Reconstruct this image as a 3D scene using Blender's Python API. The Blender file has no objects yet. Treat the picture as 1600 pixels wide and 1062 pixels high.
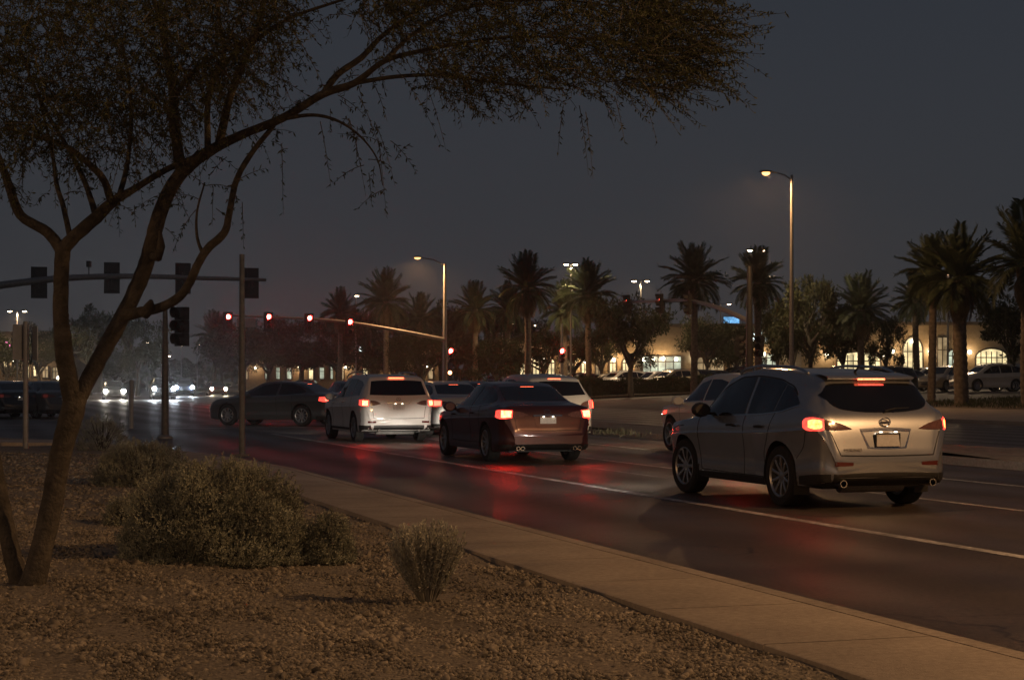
import bpy, bmesh, math, random
import numpy as np
from mathutils import Vector, Matrix, Euler
from mathutils.bvhtree import BVHTree

random.seed(7)
rng = np.random.default_rng(11)
scene = bpy.context.scene
COL = scene.collection
PI = math.pi

# ------------------------------------------------------------------ camera
CAM_H, FPX, HOR = 1.5, 2800.0, 594.0          # eye height, focal length and horizon row in photo pixels
cam_data = bpy.data.cameras.new("camera")
cam_data.sensor_width = 36.0
cam_data.lens = 36.0 * FPX / 1600.0
cam_data.shift_y = (HOR - 531.0) / 1600.0
cam_data.clip_start = 0.1
cam_data.clip_end = 6000.0
cam = bpy.data.objects.new("camera", cam_data)
cam.location = (0, 0, CAM_H)
cam.rotation_euler = (PI / 2, 0, 0)
COL.objects.link(cam)
scene.camera = cam

# ------------------------------------------------------------------ world: dusk sky, sun already down
world = bpy.data.worlds.new("World")
scene.world = world
world.use_nodes = True
wn = world.node_tree
bg = wn.nodes["Background"]
sky = wn.nodes.new("ShaderNodeTexSky")
sky.sky_type = 'NISHITA'
sky.sun_disc = False
sky.sun_elevation = math.radians(3.0)
sky.sun_rotation = math.radians(200.0)
sky.dust_density = 1.0
sky.air_density = 1.0
hs = wn.nodes.new("ShaderNodeHueSaturation")
hs.inputs["Saturation"].default_value = 0.32
wn.links.new(sky.outputs[0], hs.inputs["Color"])
mixw = wn.nodes.new("ShaderNodeMixRGB")               # town glow evens the last daylight out
mixw.inputs[0].default_value = 0.88
wtc = wn.nodes.new("ShaderNodeTexCoord"); wsep = wn.nodes.new("ShaderNodeSeparateXYZ"); wn.links.new(wtc.outputs["Generated"], wsep.inputs[0])
wr = wn.nodes.new("ShaderNodeValToRGB"); wn.links.new(wsep.outputs["Z"], wr.inputs["Fac"])
wr.color_ramp.elements[0].position = 0.0; wr.color_ramp.elements[0].color = (0.82, 0.80, 0.92, 1)   # town glow at the skyline, all round
wr.color_ramp.elements[1].position = 0.30; wr.color_ramp.elements[1].color = (0.46, 0.60, 0.92, 1)
e = wr.color_ramp.elements.new(0.09); e.color = (0.68, 0.75, 0.98, 1)
wn.links.new(wr.outputs[0], mixw.inputs[2])
wn.links.new(hs.outputs[0], mixw.inputs[1])
wn.links.new(mixw.outputs[0], bg.inputs["Color"])
bg.inputs["Strength"].default_value = 0.038
scene.view_settings.view_transform = 'Standard'
scene.view_settings.look = 'None'
scene.view_settings.exposure = 0.0
scene.view_settings.gamma = 1.0
scene.view_settings.use_curve_mapping = False
scene.cycles.max_bounces = 5
scene.cycles.diffuse_bounces = 2
scene.cycles.glossy_bounces = 3
scene.cycles.transmission_bounces = 3
scene.cycles.transparent_max_bounces = 6
scene.cycles.volume_bounces = 0
scene.cycles.sample_clamp_indirect = 3.0
scene.cycles.caustics_reflective = False
scene.cycles.caustics_refractive = False
scene.cycles.use_light_tree = True
SODIUM = (1.0, 0.53, 0.215)

# ------------------------------------------------------------------ frames of reference
ANG = math.atan(885.0 / FPX)                   # the road runs this far to the left of the view
SA, CA = math.sin(ANG), math.cos(ANG)
def R(p, q, z=0.0):                            # p metres along the road, q metres to its right
    return Vector((-p * SA + q * CA, p * CA + q * SA, z))
def PQ(X, Y):
    return (-X * SA + Y * CA, X * CA + Y * SA)
def G(u, v, z=0.0):                            # where the pixel's ray meets the level z
    Y = (CAM_H - z) * FPX / (v - HOR)
    return Vector(((u - 800.0) / FPX * Y, Y, z))
def AT(u, v, Y):                               # point of a pixel's ray at depth Y
    return Vector(((u - 800.0) / FPX * Y, Y, CAM_H - (v - HOR) / FPX * Y))
ROADROT = PI / 2 + ANG

# ------------------------------------------------------------------ object helpers
def tag(o, label=None, cat=None, group=None, kind=None):
    if label: o["label"] = label
    if cat: o["category"] = cat
    if group: o["group"] = group
    if kind: o["kind"] = kind
    return o
def empty(name, loc=(0, 0, 0), rz=0.0, label=None, cat=None, group=None, scale=None):
    o = bpy.data.objects.new(name, None)
    o.empty_display_size = 0.2
    o.location = loc
    o.rotation_euler = (0, 0, rz)
    if scale is not None:
        o.scale = scale if hasattr(scale, "__len__") else (scale,) * 3
    COL.objects.link(o)
    return tag(o, label, cat, group)
def link(name, me, mats, parent=None):
    o = bpy.data.objects.new(name, me)
    COL.objects.link(o)
    if mats is not None:
        for m in (mats if isinstance(mats, (list, tuple)) else [mats]):
            me.materials.append(m)
    if parent: o.parent = parent
    return o
def copy_tree(o, parent=None, mats=None):
    c = o.copy()
    COL.objects.link(c)
    c.parent = parent
    if mats and c.type == 'MESH':
        for s in c.material_slots:
            if s.material and s.material.name in mats:
                new = mats[s.material.name]
                s.link = 'OBJECT'
                s.material = new
    for ch in list(o.children):
        copy_tree(ch, c, mats)
    return c
def fast_mesh(name, V, F, smooth=False):
    V = np.asarray(V, dtype=np.float32).reshape(-1, 3)
    F = np.asarray(F, dtype=np.int32)
    me = bpy.data.meshes.new(name)
    me.vertices.add(len(V)); me.vertices.foreach_set("co", V.ravel())
    n, k = F.shape
    me.loops.add(n * k); me.loops.foreach_set("vertex_index", F.ravel())
    me.polygons.add(n)
    me.polygons.foreach_set("loop_start", np.arange(0, n * k, k, dtype=np.int32))
    if smooth: me.polygons.foreach_set("use_smooth", np.ones(n, dtype=bool))
    me.update(calc_edges=True)
    me.validate()
    return me

class MB:
    """collects shapes of one part into one mesh"""
    def __init__(s): s.v, s.f = [], []
    def box(s, c, size, rot=None, taper=1.0):
        b = len(s.v); hx, hy, hz = size[0] / 2, size[1] / 2, size[2] / 2
        for z in (-hz, hz):
            k = taper if z > 0 else 1.0
            for x, y in ((-hx, -hy), (hx, -hy), (hx, hy), (-hx, hy)):
                p = Vector((x * k, y * k, z))
                if rot is not None: p = rot @ p
                s.v.append(p + Vector(c))
        for f in ((0, 3, 2, 1), (4, 5, 6, 7), (0, 1, 5, 4), (1, 2, 6, 5), (2, 3, 7, 6), (3, 0, 4, 7)):
            s.f.append(tuple(b + i for i in f))
        return s
    def tube(s, pts, radii, n=8, caps=True):
        pts = [Vector(p) for p in pts]
        if not hasattr(radii, "__len__"): radii = [radii] * len(pts)
        b = len(s.v); up = None
        for i, p in enumerate(pts):
            d = (pts[min(i + 1, len(pts) - 1)] - pts[max(i - 1, 0)])
            d = d.normalized() if d.length > 1e-9 else Vector((0, 0, 1))
            if up is None:
                up = Vector((1, 0, 0)) if abs(d.x) < 0.8 else Vector((0, 1, 0))
            a = (up - d * up.dot(d)).normalized(); up = a; c = d.cross(a)
            for k in range(n):
                t = 2 * PI * k / n
                s.v.append(p + (a * math.cos(t) + c * math.sin(t)) * radii[i])
        for i in range(len(pts) - 1):
            for k in range(n):
                k2 = (k + 1) % n
                s.f.append((b + i * n + k, b + i * n + k2, b + (i + 1) * n + k2, b + (i + 1) * n + k))
        if caps:
            s.f.append(tuple(b + k for k in range(n))[::-1])
            e = b + (len(pts) - 1) * n
            s.f.append(tuple(e + k for k in range(n)))
        return s
    def lathe(s, prof, axis_o, axis, n=24, closed=False):
        """prof: (radius, height along axis)"""
        axis = Vector(axis).normalized()
        a = axis.orthogonal().normalized(); c = axis.cross(a); o = Vector(axis_o); b = len(s.v); m = len(prof)
        for k in range(n):
            t = 2 * PI * k / n; d = a * math.cos(t) + c * math.sin(t)
            for r, h in prof: s.v.append(o + d * r + axis * h)
        for k in range(n):
            k2 = (k + 1) % n
            for j in range(m - 1 + (1 if closed else 0)):
                j2 = (j + 1) % m
                s.f.append((b + k * m + j, b + k2 * m + j, b + k2 * m + j2, b + k * m + j2))
        return s
    def poly(s, pts):
        b = len(s.v); s.v += [Vector(p) for p in pts]; s.f.append(tuple(range(b, b + len(pts)))); return s
    def prism(s, pts, h):
        """closed prism: polygon pts (3D, flat) extruded by vector h"""
        b = len(s.v); n = len(pts); h = Vector(h)
        s.v += [Vector(p) for p in pts] + [Vector(p) + h for p in pts]
        s.f.append(tuple(range(b + n - 1, b - 1, -1))); s.f.append(tuple(range(b + n, b + 2 * n)))
        for i in range(n):
            j = (i + 1) % n; s.f.append((b + i, b + j, b + n + j, b + n + i))
        return s
    def grid(s, rows):
        b = len(s.v); n = len(rows[0])
        for r in rows: s.v += [Vector(p) for p in r]
        for i in range(len(rows) - 1):
            for j in range(n - 1):
                s.f.append((b + i * n + j, b + i * n + j + 1, b + (i + 1) * n + j + 1, b + (i + 1) * n + j))
        return s
    def mesh(s, name, smooth=None):
        me = bpy.data.meshes.new(name)
        me.from_pydata([tuple(p) for p in s.v], [], s.f)
        me.validate()
        bm = bmesh.new(); bm.from_mesh(me); bmesh.ops.recalc_face_normals(bm, faces=bm.faces); bm.to_mesh(me); bm.free()
        if smooth is not None:
            me.polygons.foreach_set("use_smooth", np.ones(len(me.polygons), dtype=bool))
            me.set_sharp_from_angle(angle=math.radians(smooth))
        return me
    def build(s, name, mat, parent=None, smooth=None):
        return link(name, s.mesh(name, smooth), mat, parent)

# ------------------------------------------------------------------ materials
def node_mat(name):
    m = bpy.data.materials.new(name); m.use_nodes = True
    nt = m.node_tree
    return m, nt, nt.nodes["Principled BSDF"]
def mat(name, col, rough=0.6, metal=0.0, var=0.25, scale=8.0, bump=0.0, bscale=None, coat=0.0, spec=0.5, detail=4.0, var2=0.0, scale2=0.4):
    m, nt, b = node_mat(name)
    tc = nt.nodes.new("ShaderNodeTexCoord")
    nz = nt.nodes.new("ShaderNodeTexNoise"); nz.inputs["Scale"].default_value = scale; nz.inputs["Detail"].default_value = detail
    nt.links.new(tc.outputs["Object"], nz.inputs["Vector"])
    cr = nt.nodes.new("ShaderNodeValToRGB")
    cr.color_ramp.elements[0].position = 0.3; cr.color_ramp.elements[1].position = 0.7
    cr.color_ramp.elements[0].color = tuple(c * (1 - var) for c in col) + (1,)
    cr.color_ramp.elements[1].color = tuple(min(1, c * (1 + var)) for c in col) + (1,)
    nt.links.new(nz.outputs["Fac"], cr.inputs["Fac"])
    out = cr.outputs["Color"]
    if var2 > 0:
        n2 = nt.nodes.new("ShaderNodeTexNoise"); n2.inputs["Scale"].default_value = scale2; n2.inputs["Detail"].default_value = 5.0
        nt.links.new(tc.outputs["Object"], n2.inputs["Vector"])
        mr = nt.nodes.new("ShaderNodeMapRange")
        mr.inputs["From Min"].default_value = 0.3; mr.inputs["From Max"].default_value = 0.7
        mr.inputs["To Min"].default_value = 1 - var2; mr.inputs["To Max"].default_value = 1 + var2
        nt.links.new(n2.outputs["Fac"], mr.inputs["Value"])
        vm = nt.nodes.new("ShaderNodeVectorMath"); vm.operation = 'SCALE'
        nt.links.new(out, vm.inputs[0]); nt.links.new(mr.outputs[0], vm.inputs["Scale"])
        out = vm.outputs[0]
    nt.links.new(out, b.inputs["Base Color"])
    b.inputs["Roughness"].default_value = rough
    b.inputs["Metallic"].default_value = metal
    b.inputs["Specular IOR Level"].default_value = spec
    if coat:
        b.inputs["Coat Weight"].default_value = coat; b.inputs["Coat Roughness"].default_value = 0.04
    if bump:
        n3 = nt.nodes.new("ShaderNodeTexNoise"); n3.inputs["Scale"].default_value = bscale or scale * 3; n3.inputs["Detail"].default_value = 6.0
        nt.links.new(tc.outputs["Object"], n3.inputs["Vector"])
        bp = nt.nodes.new("ShaderNodeBump"); bp.inputs["Strength"].default_value = bump; bp.inputs["Distance"].default_value = 0.02
        nt.links.new(n3.outputs["Fac"], bp.inputs["Height"]); nt.links.new(bp.outputs[0], b.inputs["Normal"])
    return m
def emit(name, col, strength, base=(0.1, 0.1, 0.1), vary=0.0, scale=20.0):
    m, nt, b = node_mat(name)
    b.inputs["Base Color"].default_value = tuple(base) + (1,)
    b.inputs["Roughness"].default_value = 0.25
    b.inputs["Emission Color"].default_value = tuple(col) + (1,)
    b.inputs["Emission Strength"].default_value = strength
    if vary:
        tc = nt.nodes.new("ShaderNodeTexCoord")
        nz = nt.nodes.new("ShaderNodeTexNoise"); nz.inputs["Scale"].default_value = scale
        nt.links.new(tc.outputs["Object"], nz.inputs["Vector"])
        mr = nt.nodes.new("ShaderNodeMapRange")
        mr.inputs["From Min"].default_value = 0.3; mr.inputs["From Max"].default_value = 0.7
        mr.inputs["To Min"].default_value = strength * (1 - vary); mr.inputs["To Max"].default_value = strength * (1 + vary)
        nt.links.new(nz.outputs["Fac"], mr.inputs["Value"]); nt.links.new(mr.outputs[0], b.inputs["Emission Strength"])
    return m
def leaf_mat(name, col, var=0.45, rough=0.65, scale=1.5, trans=0.25):
    m = mat(name, col, rough, var=var, scale=scale, spec=0.25)
    nt = m.node_tree; b = nt.nodes["Principled BSDF"]
    out = nt.nodes["Material Output"]
    tr = nt.nodes.new("ShaderNodeBsdfTranslucent"); tr.inputs["Color"].default_value = tuple(c * 1.3 for c in col) + (1,)
    mx = nt.nodes.new("ShaderNodeMixShader"); mx.inputs["Fac"].default_value = trans
    nt.links.new(b.outputs[0], mx.inputs[1]); nt.links.new(tr.outputs[0], mx.inputs[2]); nt.links.new(mx.outputs[0], out.inputs["Surface"])
    return m
def paint(name, col, metal=0.5, rough=0.32, coat=0.8):
    """car paint: flake variation, road dust towards uneven patches"""
    m, nt, b = node_mat(name)
    tc = nt.nodes.new("ShaderNodeTexCoord")
    nz = nt.nodes.new("ShaderNodeTexNoise"); nz.inputs["Scale"].default_value = 2.2; nz.inputs["Detail"].default_value = 6.0
    nt.links.new(tc.outputs["Object"], nz.inputs["Vector"])
    cr = nt.nodes.new("ShaderNodeValToRGB")
    cr.color_ramp.elements[0].position = 0.35; cr.color_ramp.elements[1].position = 0.75
    cr.color_ramp.elements[0].color = tuple(col) + (1,)
    cr.color_ramp.elements[1].color = tuple(c * 0.86 + 0.012 for c in col) + (1,)
    nt.links.new(nz.outputs["Fac"], cr.inputs["Fac"]); nt.links.new(cr.outputs[0], b.inputs["Base Color"])
    mr = nt.nodes.new("ShaderNodeMapRange")
    mr.inputs["From Min"].default_value = 0.35; mr.inputs["From Max"].default_value = 0.75
    mr.inputs["To Min"].default_value = 0.03; mr.inputs["To Max"].default_value = 0.16
    nt.links.new(nz.outputs["Fac"], mr.inputs["Value"]); nt.links.new(mr.outputs[0], b.inputs["Coat Roughness"])
    b.inputs["Metallic"].default_value = metal; b.inputs["Roughness"].default_value = rough; b.inputs["Coat Weight"].default_value = coat
    return m

M = {}
M["asphalt"] = mat("asphalt", (0.088, 0.068, 0.054), 0.5, var=0.42, scale=24, bump=0.4, bscale=110, var2=0.4, scale2=0.45, detail=8)
M["grey_stem"] = mat("grey_stem", (0.26, 0.245, 0.20), 0.9, var=0.3, scale=20)
M["asphalt_dust"] = mat("asphalt_dust", (0.085, 0.075, 0.066), 0.7, var=0.3, scale=50, bump=0.3, bscale=120, var2=0.3, scale2=0.4, detail=8)
M["concrete"] = mat("concrete", (0.36, 0.305, 0.24), 0.85, var=0.16, scale=26, bump=0.25, bscale=90, var2=0.16, scale2=1.1, detail=8)
M["kerb"] = mat("kerb_concrete", (0.33, 0.28, 0.225), 0.85, var=0.2, scale=20, bump=0.3, bscale=80, var2=0.2, scale2=0.9)
M["gravel"] = mat("gravel", (0.18, 0.155, 0.12), 0.95, var=0.5, scale=34, bump=0.9, bscale=40, var2=0.25, scale2=0.8, detail=8)
M["dirt"] = mat("dirt", (0.19, 0.155, 0.115), 0.95, var=0.35, scale=9, bump=0.6, bscale=30, var2=0.3, scale2=0.5)
M["pale_dirt"] = mat("pale_dirt", (0.30, 0.26, 0.205), 0.95, var=0.3, scale=7, bump=0.6, bscale=30, var2=0.25, scale2=0.6)
M["road_paint"] = mat("road_paint", (0.42, 0.40, 0.37), 0.7, var=0.55, scale=14, var2=0.5, scale2=1.2, detail=8)
M["bark"] = mat("bark", (0.062, 0.054, 0.044), 0.9, var=0.4, scale=14, bump=0.8, bscale=45, var2=0.3, scale2=2.5)
M["palm_bark"] = mat("palm_bark", (0.17, 0.135, 0.10), 0.95, var=0.4, scale=6, bump=0.9, bscale=12)
M["leaf"] = leaf_mat("mesquite_leaf", (0.058, 0.064, 0.027))
M["sage"] = leaf_mat("sage_leaf", (0.29, 0.30, 0.235), var=0.45, scale=3.0, trans=0.15)
M["grey_sage"] = leaf_mat("grey_leaf", (0.44, 0.435, 0.37), var=0.35, scale=4.0, trans=0.15)
M["frond"] = leaf_mat("palm_frond", (0.055, 0.07, 0.032), trans=0.15)
M["frond_dry"] = leaf_mat("dry_palm_frond", (0.13, 0.10, 0.055), trans=0.1)
M["tree_leaf"] = leaf_mat("tree_leaf", (0.042, 0.045, 0.018))
M["hedge_leaf"] = leaf_mat("hedge_leaf", (0.04, 0.05, 0.022))
M["grass"] = leaf_mat("grass_blade", (0.06, 0.07, 0.032))
M["dry_grass"] = leaf_mat("dry_grass_blade", (0.12, 0.11, 0.06))
M["steel"] = mat("galvanised_steel", (0.24, 0.23, 0.22), 0.55, metal=0.4, var=0.15, scale=12, bump=0.05)
M["dark_metal"] = mat("dark_metal", (0.035, 0.034, 0.034), 0.5, var=0.2, scale=10)
M["post_steel"] = mat("weathered_steel", (0.13, 0.12, 0.105), 0.6, metal=0.3, var=0.25, scale=9)
M["sign_back"] = mat("aluminium_sign_back", (0.42, 0.41, 0.38), 0.55, metal=0.4, var=0.12, scale=6)
M["sig_black"] = mat("signal_black", (0.018, 0.018, 0.018), 0.6, var=0.3, scale=8)
M["red_lit"] = emit("signal_red_lit", (1.0, 0.018, 0.014), 420.0)
M["amber_lit"] = emit("signal_amber_lit", (1.0, 0.32, 0.06), 14.0)
M["sig_unlit"] = mat("signal_lens_unlit", (0.03, 0.025, 0.02), 0.25, var=0.2)
M["lamp_lens"] = emit("sodium_lens", (1.0, 0.50, 0.15), 3.6)
M["lot_lens"] = emit("lot_lamp_lens", (1.0, 0.74, 0.46), 22.0)
M["tyre"] = mat("tyre_rubber", (0.017, 0.016, 0.015), 0.85, var=0.3, scale=20, bump=0.2, bscale=60)
M["rim"] = mat("alloy_rim", (0.42, 0.41, 0.40), 0.35, metal=0.85, var=0.15, scale=10)
M["glass"] = mat("tinted_car_glass", (0.008, 0.008, 0.009), 0.05, var=0.2, scale=3, coat=0.5)
M["plastic"] = mat("black_plastic", (0.020, 0.019, 0.018), 0.55, var=0.25, scale=12, bump=0.1)
M["seam"] = mat("panel_gap", (0.008, 0.008, 0.008), 0.8, var=0.1)
M["chrome"] = mat("chrome", (0.62, 0.61, 0.60), 0.14, metal=1.0, var=0.05)
M["tail_off"] = mat("tail_lens_off", (0.10, 0.012, 0.010), 0.12, var=0.25, scale=40, coat=0.6)
M["tail_clear"] = mat("clear_lens", (0.16, 0.075, 0.06), 0.12, var=0.3, scale=40, coat=0.6)
M["tail_red"] = emit("tail_lamp_red", (1.0, 0.06, 0.04), 2.2, vary=0.35, scale=30)
M["tail_core"] = emit("tail_lamp_core", (1.0, 0.017, 0.006), 105.0, vary=0.55, scale=22)
M["tail_core_soft"] = emit("tail_lamp_core_soft", (1.0, 0.052, 0.012), 27.0, vary=0.45, scale=26)
M["red_side"] = emit("signal_red_side", (1.0, 0.10, 0.05), 9.0)
M["brake_bar"] = emit("brake_bar", (1.0, 0.13, 0.05), 7.0, vary=0.3, scale=40)
M["tail_dim"] = emit("far_tail_lamp", (1.0, 0.09, 0.05), 6.0)
M["tail_run"] = emit("tail_lamp_running", (1.0, 0.08, 0.04), 0.05)
M["head_lit"] = emit("headlamp_lit", (1.0, 0.93, 0.80), 620.0)
M["head_blue"] = emit("headlamp_xenon", (0.80, 0.90, 1.0), 720.0)
M["head_warm"] = emit("headlamp_halogen", (1.0, 0.78, 0.52), 300.0)
M["head_off"] = mat("headlamp_off", (0.35, 0.34, 0.32), 0.15, var=0.2, coat=0.5)
M["plate"] = mat("licence_plate", (0.55, 0.53, 0.50), 0.45, var=0.12, scale=30)
M["plate_lit"] = emit("plate_lamp", (1.0, 0.88, 0.68), 9.0)
P = {
 "silver": paint("paint_warm_silver", (0.39, 0.405, 0.425), metal=0.72, rough=0.27, coat=1.0),
 "white": paint("paint_white", (0.72, 0.70, 0.66), metal=0.0, rough=0.4),
 "maroon": paint("paint_dark_maroon", (0.058, 0.013, 0.012), metal=0.4, rough=0.3, coat=1.0),
 "pearl": paint("paint_pearl", (0.62, 0.59, 0.55), metal=0.15, rough=0.4),
 "beige": paint("paint_beige", (0.62, 0.57, 0.48), metal=0.1),
 "grey": paint("paint_grey", (0.10, 0.098, 0.095), metal=0.5),
 "black": paint("paint_black", (0.015, 0.015, 0.016), metal=0.2, rough=0.3, coat=1.0),
 "tan": paint("paint_tan", (0.36, 0.29, 0.20), metal=0.3),
 "navy": paint("paint_navy", (0.03, 0.035, 0.055), metal=0.4),
}

def wear_asphalt(m):
    nt = m.node_tree; b = nt.nodes["Principled BSDF"]; src = b.inputs["Base Color"].links[0].from_socket
    tc = nt.nodes.new("ShaderNodeTexCoord")
    nz = nt.nodes.new("ShaderNodeTexNoise"); nz.inputs["Scale"].default_value = 0.9; nz.inputs["Detail"].default_value = 4
    nt.links.new(tc.outputs["Object"], nz.inputs["Vector"])
    ad = nt.nodes.new("ShaderNodeVectorMath"); ad.operation = 'MULTIPLY_ADD'
    nt.links.new(nz.outputs["Color"], ad.inputs[0]); ad.inputs[1].default_value = (1.6, 1.6, 0); nt.links.new(tc.outputs["Object"], ad.inputs[2])
    vo = nt.nodes.new("ShaderNodeTexVoronoi"); vo.feature = 'DISTANCE_TO_EDGE'; vo.inputs["Scale"].default_value = 0.22
    nt.links.new(ad.outputs[0], vo.inputs["Vector"])
    cr = nt.nodes.new("ShaderNodeMapRange"); cr.inputs["From Min"].default_value = 0.0; cr.inputs["From Max"].default_value = 0.006; cr.inputs["To Min"].default_value = 0.35; cr.inputs["To Max"].default_value = 1.0
    nt.links.new(vo.outputs["Distance"], cr.inputs["Value"])
    dp = nt.nodes.new("ShaderNodeVectorMath"); dp.operation = 'DOT_PRODUCT'; nt.links.new(tc.outputs["Object"], dp.inputs[0]); dp.inputs[1].default_value = (CA, SA, 0)
    sn = nt.nodes.new("ShaderNodeMath"); sn.operation = 'MULTIPLY_ADD'; nt.links.new(dp.outputs["Value"], sn.inputs[0]); sn.inputs[1].default_value = 2 * PI / 1.525; sn.inputs[2].default_value = 1.3
    s2 = nt.nodes.new("ShaderNodeMath"); s2.operation = 'SINE'; nt.links.new(sn.outputs[0], s2.inputs[0])
    tr = nt.nodes.new("ShaderNodeMapRange"); tr.inputs["From Min"].default_value = -1; tr.inputs["To Min"].default_value = 0.86; tr.inputs["To Max"].default_value = 1.12
    nt.links.new(s2.outputs[0], tr.inputs["Value"])
    pt = nt.nodes.new("ShaderNodeTexNoise"); pt.inputs["Scale"].default_value = 0.12; pt.inputs["Detail"].default_value = 3; nt.links.new(tc.outputs["Object"], pt.inputs["Vector"])
    pr = nt.nodes.new("ShaderNodeMapRange"); pr.inputs["From Min"].default_value = 0.52; pr.inputs["From Max"].default_value = 0.54; pr.inputs["To Min"].default_value = 1.0; pr.inputs["To Max"].default_value = 0.78
    nt.links.new(pt.outputs["Fac"], pr.inputs["Value"])
    m1 = nt.nodes.new("ShaderNodeMath"); m1.operation = 'MULTIPLY'; nt.links.new(cr.outputs[0], m1.inputs[0]); nt.links.new(tr.outputs[0], m1.inputs[1])
    m2 = nt.nodes.new("ShaderNodeMath"); m2.operation = 'MULTIPLY'; nt.links.new(m1.outputs[0], m2.inputs[0]); nt.links.new(pr.outputs[0], m2.inputs[1])
    vm = nt.nodes.new("ShaderNodeVectorMath"); vm.operation = 'SCALE'; nt.links.new(src, vm.inputs[0]); nt.links.new(m2.outputs[0], vm.inputs["Scale"]); nt.links.new(vm.outputs[0], b.inputs["Base Color"])
    rg = nt.nodes.new("ShaderNodeMapRange"); rg.inputs["From Min"].default_value = -1; rg.inputs["To Min"].default_value = 0.54; rg.inputs["To Max"].default_value = 0.40; nt.links.new(s2.outputs[0], rg.inputs["Value"]); nt.links.new(rg.outputs[0], b.inputs["Roughness"])
wear_asphalt(M["asphalt"])

# ================================================================== THE SETTING
def structure(name, mb_or_me, m, smooth=None, parent=None):
    o = mb_or_me.build(name, m, parent, smooth) if isinstance(mb_or_me, MB) else link(name, mb_or_me, m, parent)
    if parent is None: o["kind"] = "structure"
    return o
g = MB(); g.poly([(-2500, -300, -0.35), (2500, -300, -0.35), (2500, 4200, -0.35), (-2500, 4200, -0.35)])
structure("ground", g, M["dirt"])
def hq(q):                                      # the land right of the road climbs gently
    return float(np.interp(q, [34, 44, 62, 400], [0.0, 0.10, 0.80, 0.80]))
g = MB()
ps = [-40, 0, 40, 80, 123, 200, 330]
g.grid([[R(p, q, 0) for q in (-30, -10, 5, 15, 34)] for p in ps])
structure("road", g, M["asphalt"])
g = MB(); g.grid([[R(p, q, hq(q)) for q in (34, 39, 44, 50, 56, 62, 120, 300)] for p in (80, 100, 123)])
structure("cross_street", g, M["asphalt_dust"])
g = MB(); g.grid([[R(p, q, 0) for q in (-200, -30)] for p in (64, 123)])
structure("side_street", g, M["asphalt_dust"])
for nm, p0, p1 in (("verge_near", -40, 80), ("verge_far", 123, 330)):
    g = MB(); g.grid([[R(p, q, hq(q) + 0.13) for q in (43.9, 46, 50, 54, 58, 62)] for p in np.linspace(p0, p1, 20)])
    structure(nm, g, M["dirt"])
g = MB(); g.grid([[R(p, q, hq(q) + 0.13) for q in (62, 120, 300)] for p in (123, 200, 330)])
structure("parking_lot", g, M["asphalt_dust"])
for nm, p0, p1 in (("pavement_near", -40, 80), ("pavement_far", 123, 330)):
    g = MB()
    for a, b in zip(np.linspace(p0, p1, 9)[:-1], np.linspace(p0, p1, 9)[1:]):
        g.grid([[R(p, 34, -0.1), R(p, 34, 0.13), R(p, 39, hq(39) + 0.13), R(p, 43.9, hq(43.9) + 0.135), R(p, 43.9, 0)] for p in (a, b - 0.02)])
    structure(nm, g, M["concrete"])

# dirt island between the two carriageways, with its kerb
def island_z(p, q): return 0.15 + 0.05 * math.sin(p * 0.7) * math.sin(q * 1.9)
g = MB(); g.grid([[R(p, q, island_z(p, q)) for q in np.linspace(17.25, 20.3, 7)] for p in np.linspace(-30, 66, 60)])
structure("dirt_island", g, M["pale_dirt"], 60)
g = MB()
for q0, q1 in ((17.1, 17.25), (20.3, 20.45)):
    g.grid([[R(p, q0, -0.05), R(p, q0, 0.14), R(p, q1, 0.14), R(p, q1, -0.05)] for p in np.linspace(-30, 66, 20)])
g.prism([R(66, 17.1, -0.05), R(66, 20.45, -0.05), R(66.2, 20.2, -0.05), R(66.2, 17.4, -0.05)], (0, 0, 0.19))
structure("island_kerb", g, M["kerb"])

# planted median the photographer stands on
def q_right(p): return float(np.interp(p, [-20, 28, 31, 34, 38, 42, 45, 46.8], [5.2, 5.2, 5.0, 4.65, 3.8, 2.5, 1.0, -1.2]))
def q_left(p): return float(np.interp(p, [-20, 34, 40, 45, 46.8], [-8.5, -8.5, -7.0, -4.0, -1.4]))
def gz(x, y):
    p, q = PQ(x, y)
    mound = 0.07 * math.exp(-((q + 0.5) / 2.6) ** 2)
    w = 0.012 * math.sin(2.3 * x + 1.1 * y) + 0.010 * math.sin(3.9 * y - 1.7 * x + 1) + 0.006 * math.sin(9 * x + 5 * y)
    return 0.082 + mound + w
g = MB()
rows = []
for p in np.concatenate([np.arange(-8, 30, 0.35), np.arange(30, 46.6, 0.5)]):
    qa, qb = q_left(p) + 0.15, q_right(p) - 1.12
    if p > 36: qb = q_right(p) - 0.16
    row = []
    for q in np.linspace(qa, max(qb, qa + 0.1), 34):
        w = R(p, q); row.append((w.x, w.y, gz(w.x, w.y)))
    rows.append(row)
g.grid(rows); structure("median", g, M["gravel"], 60)
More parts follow.
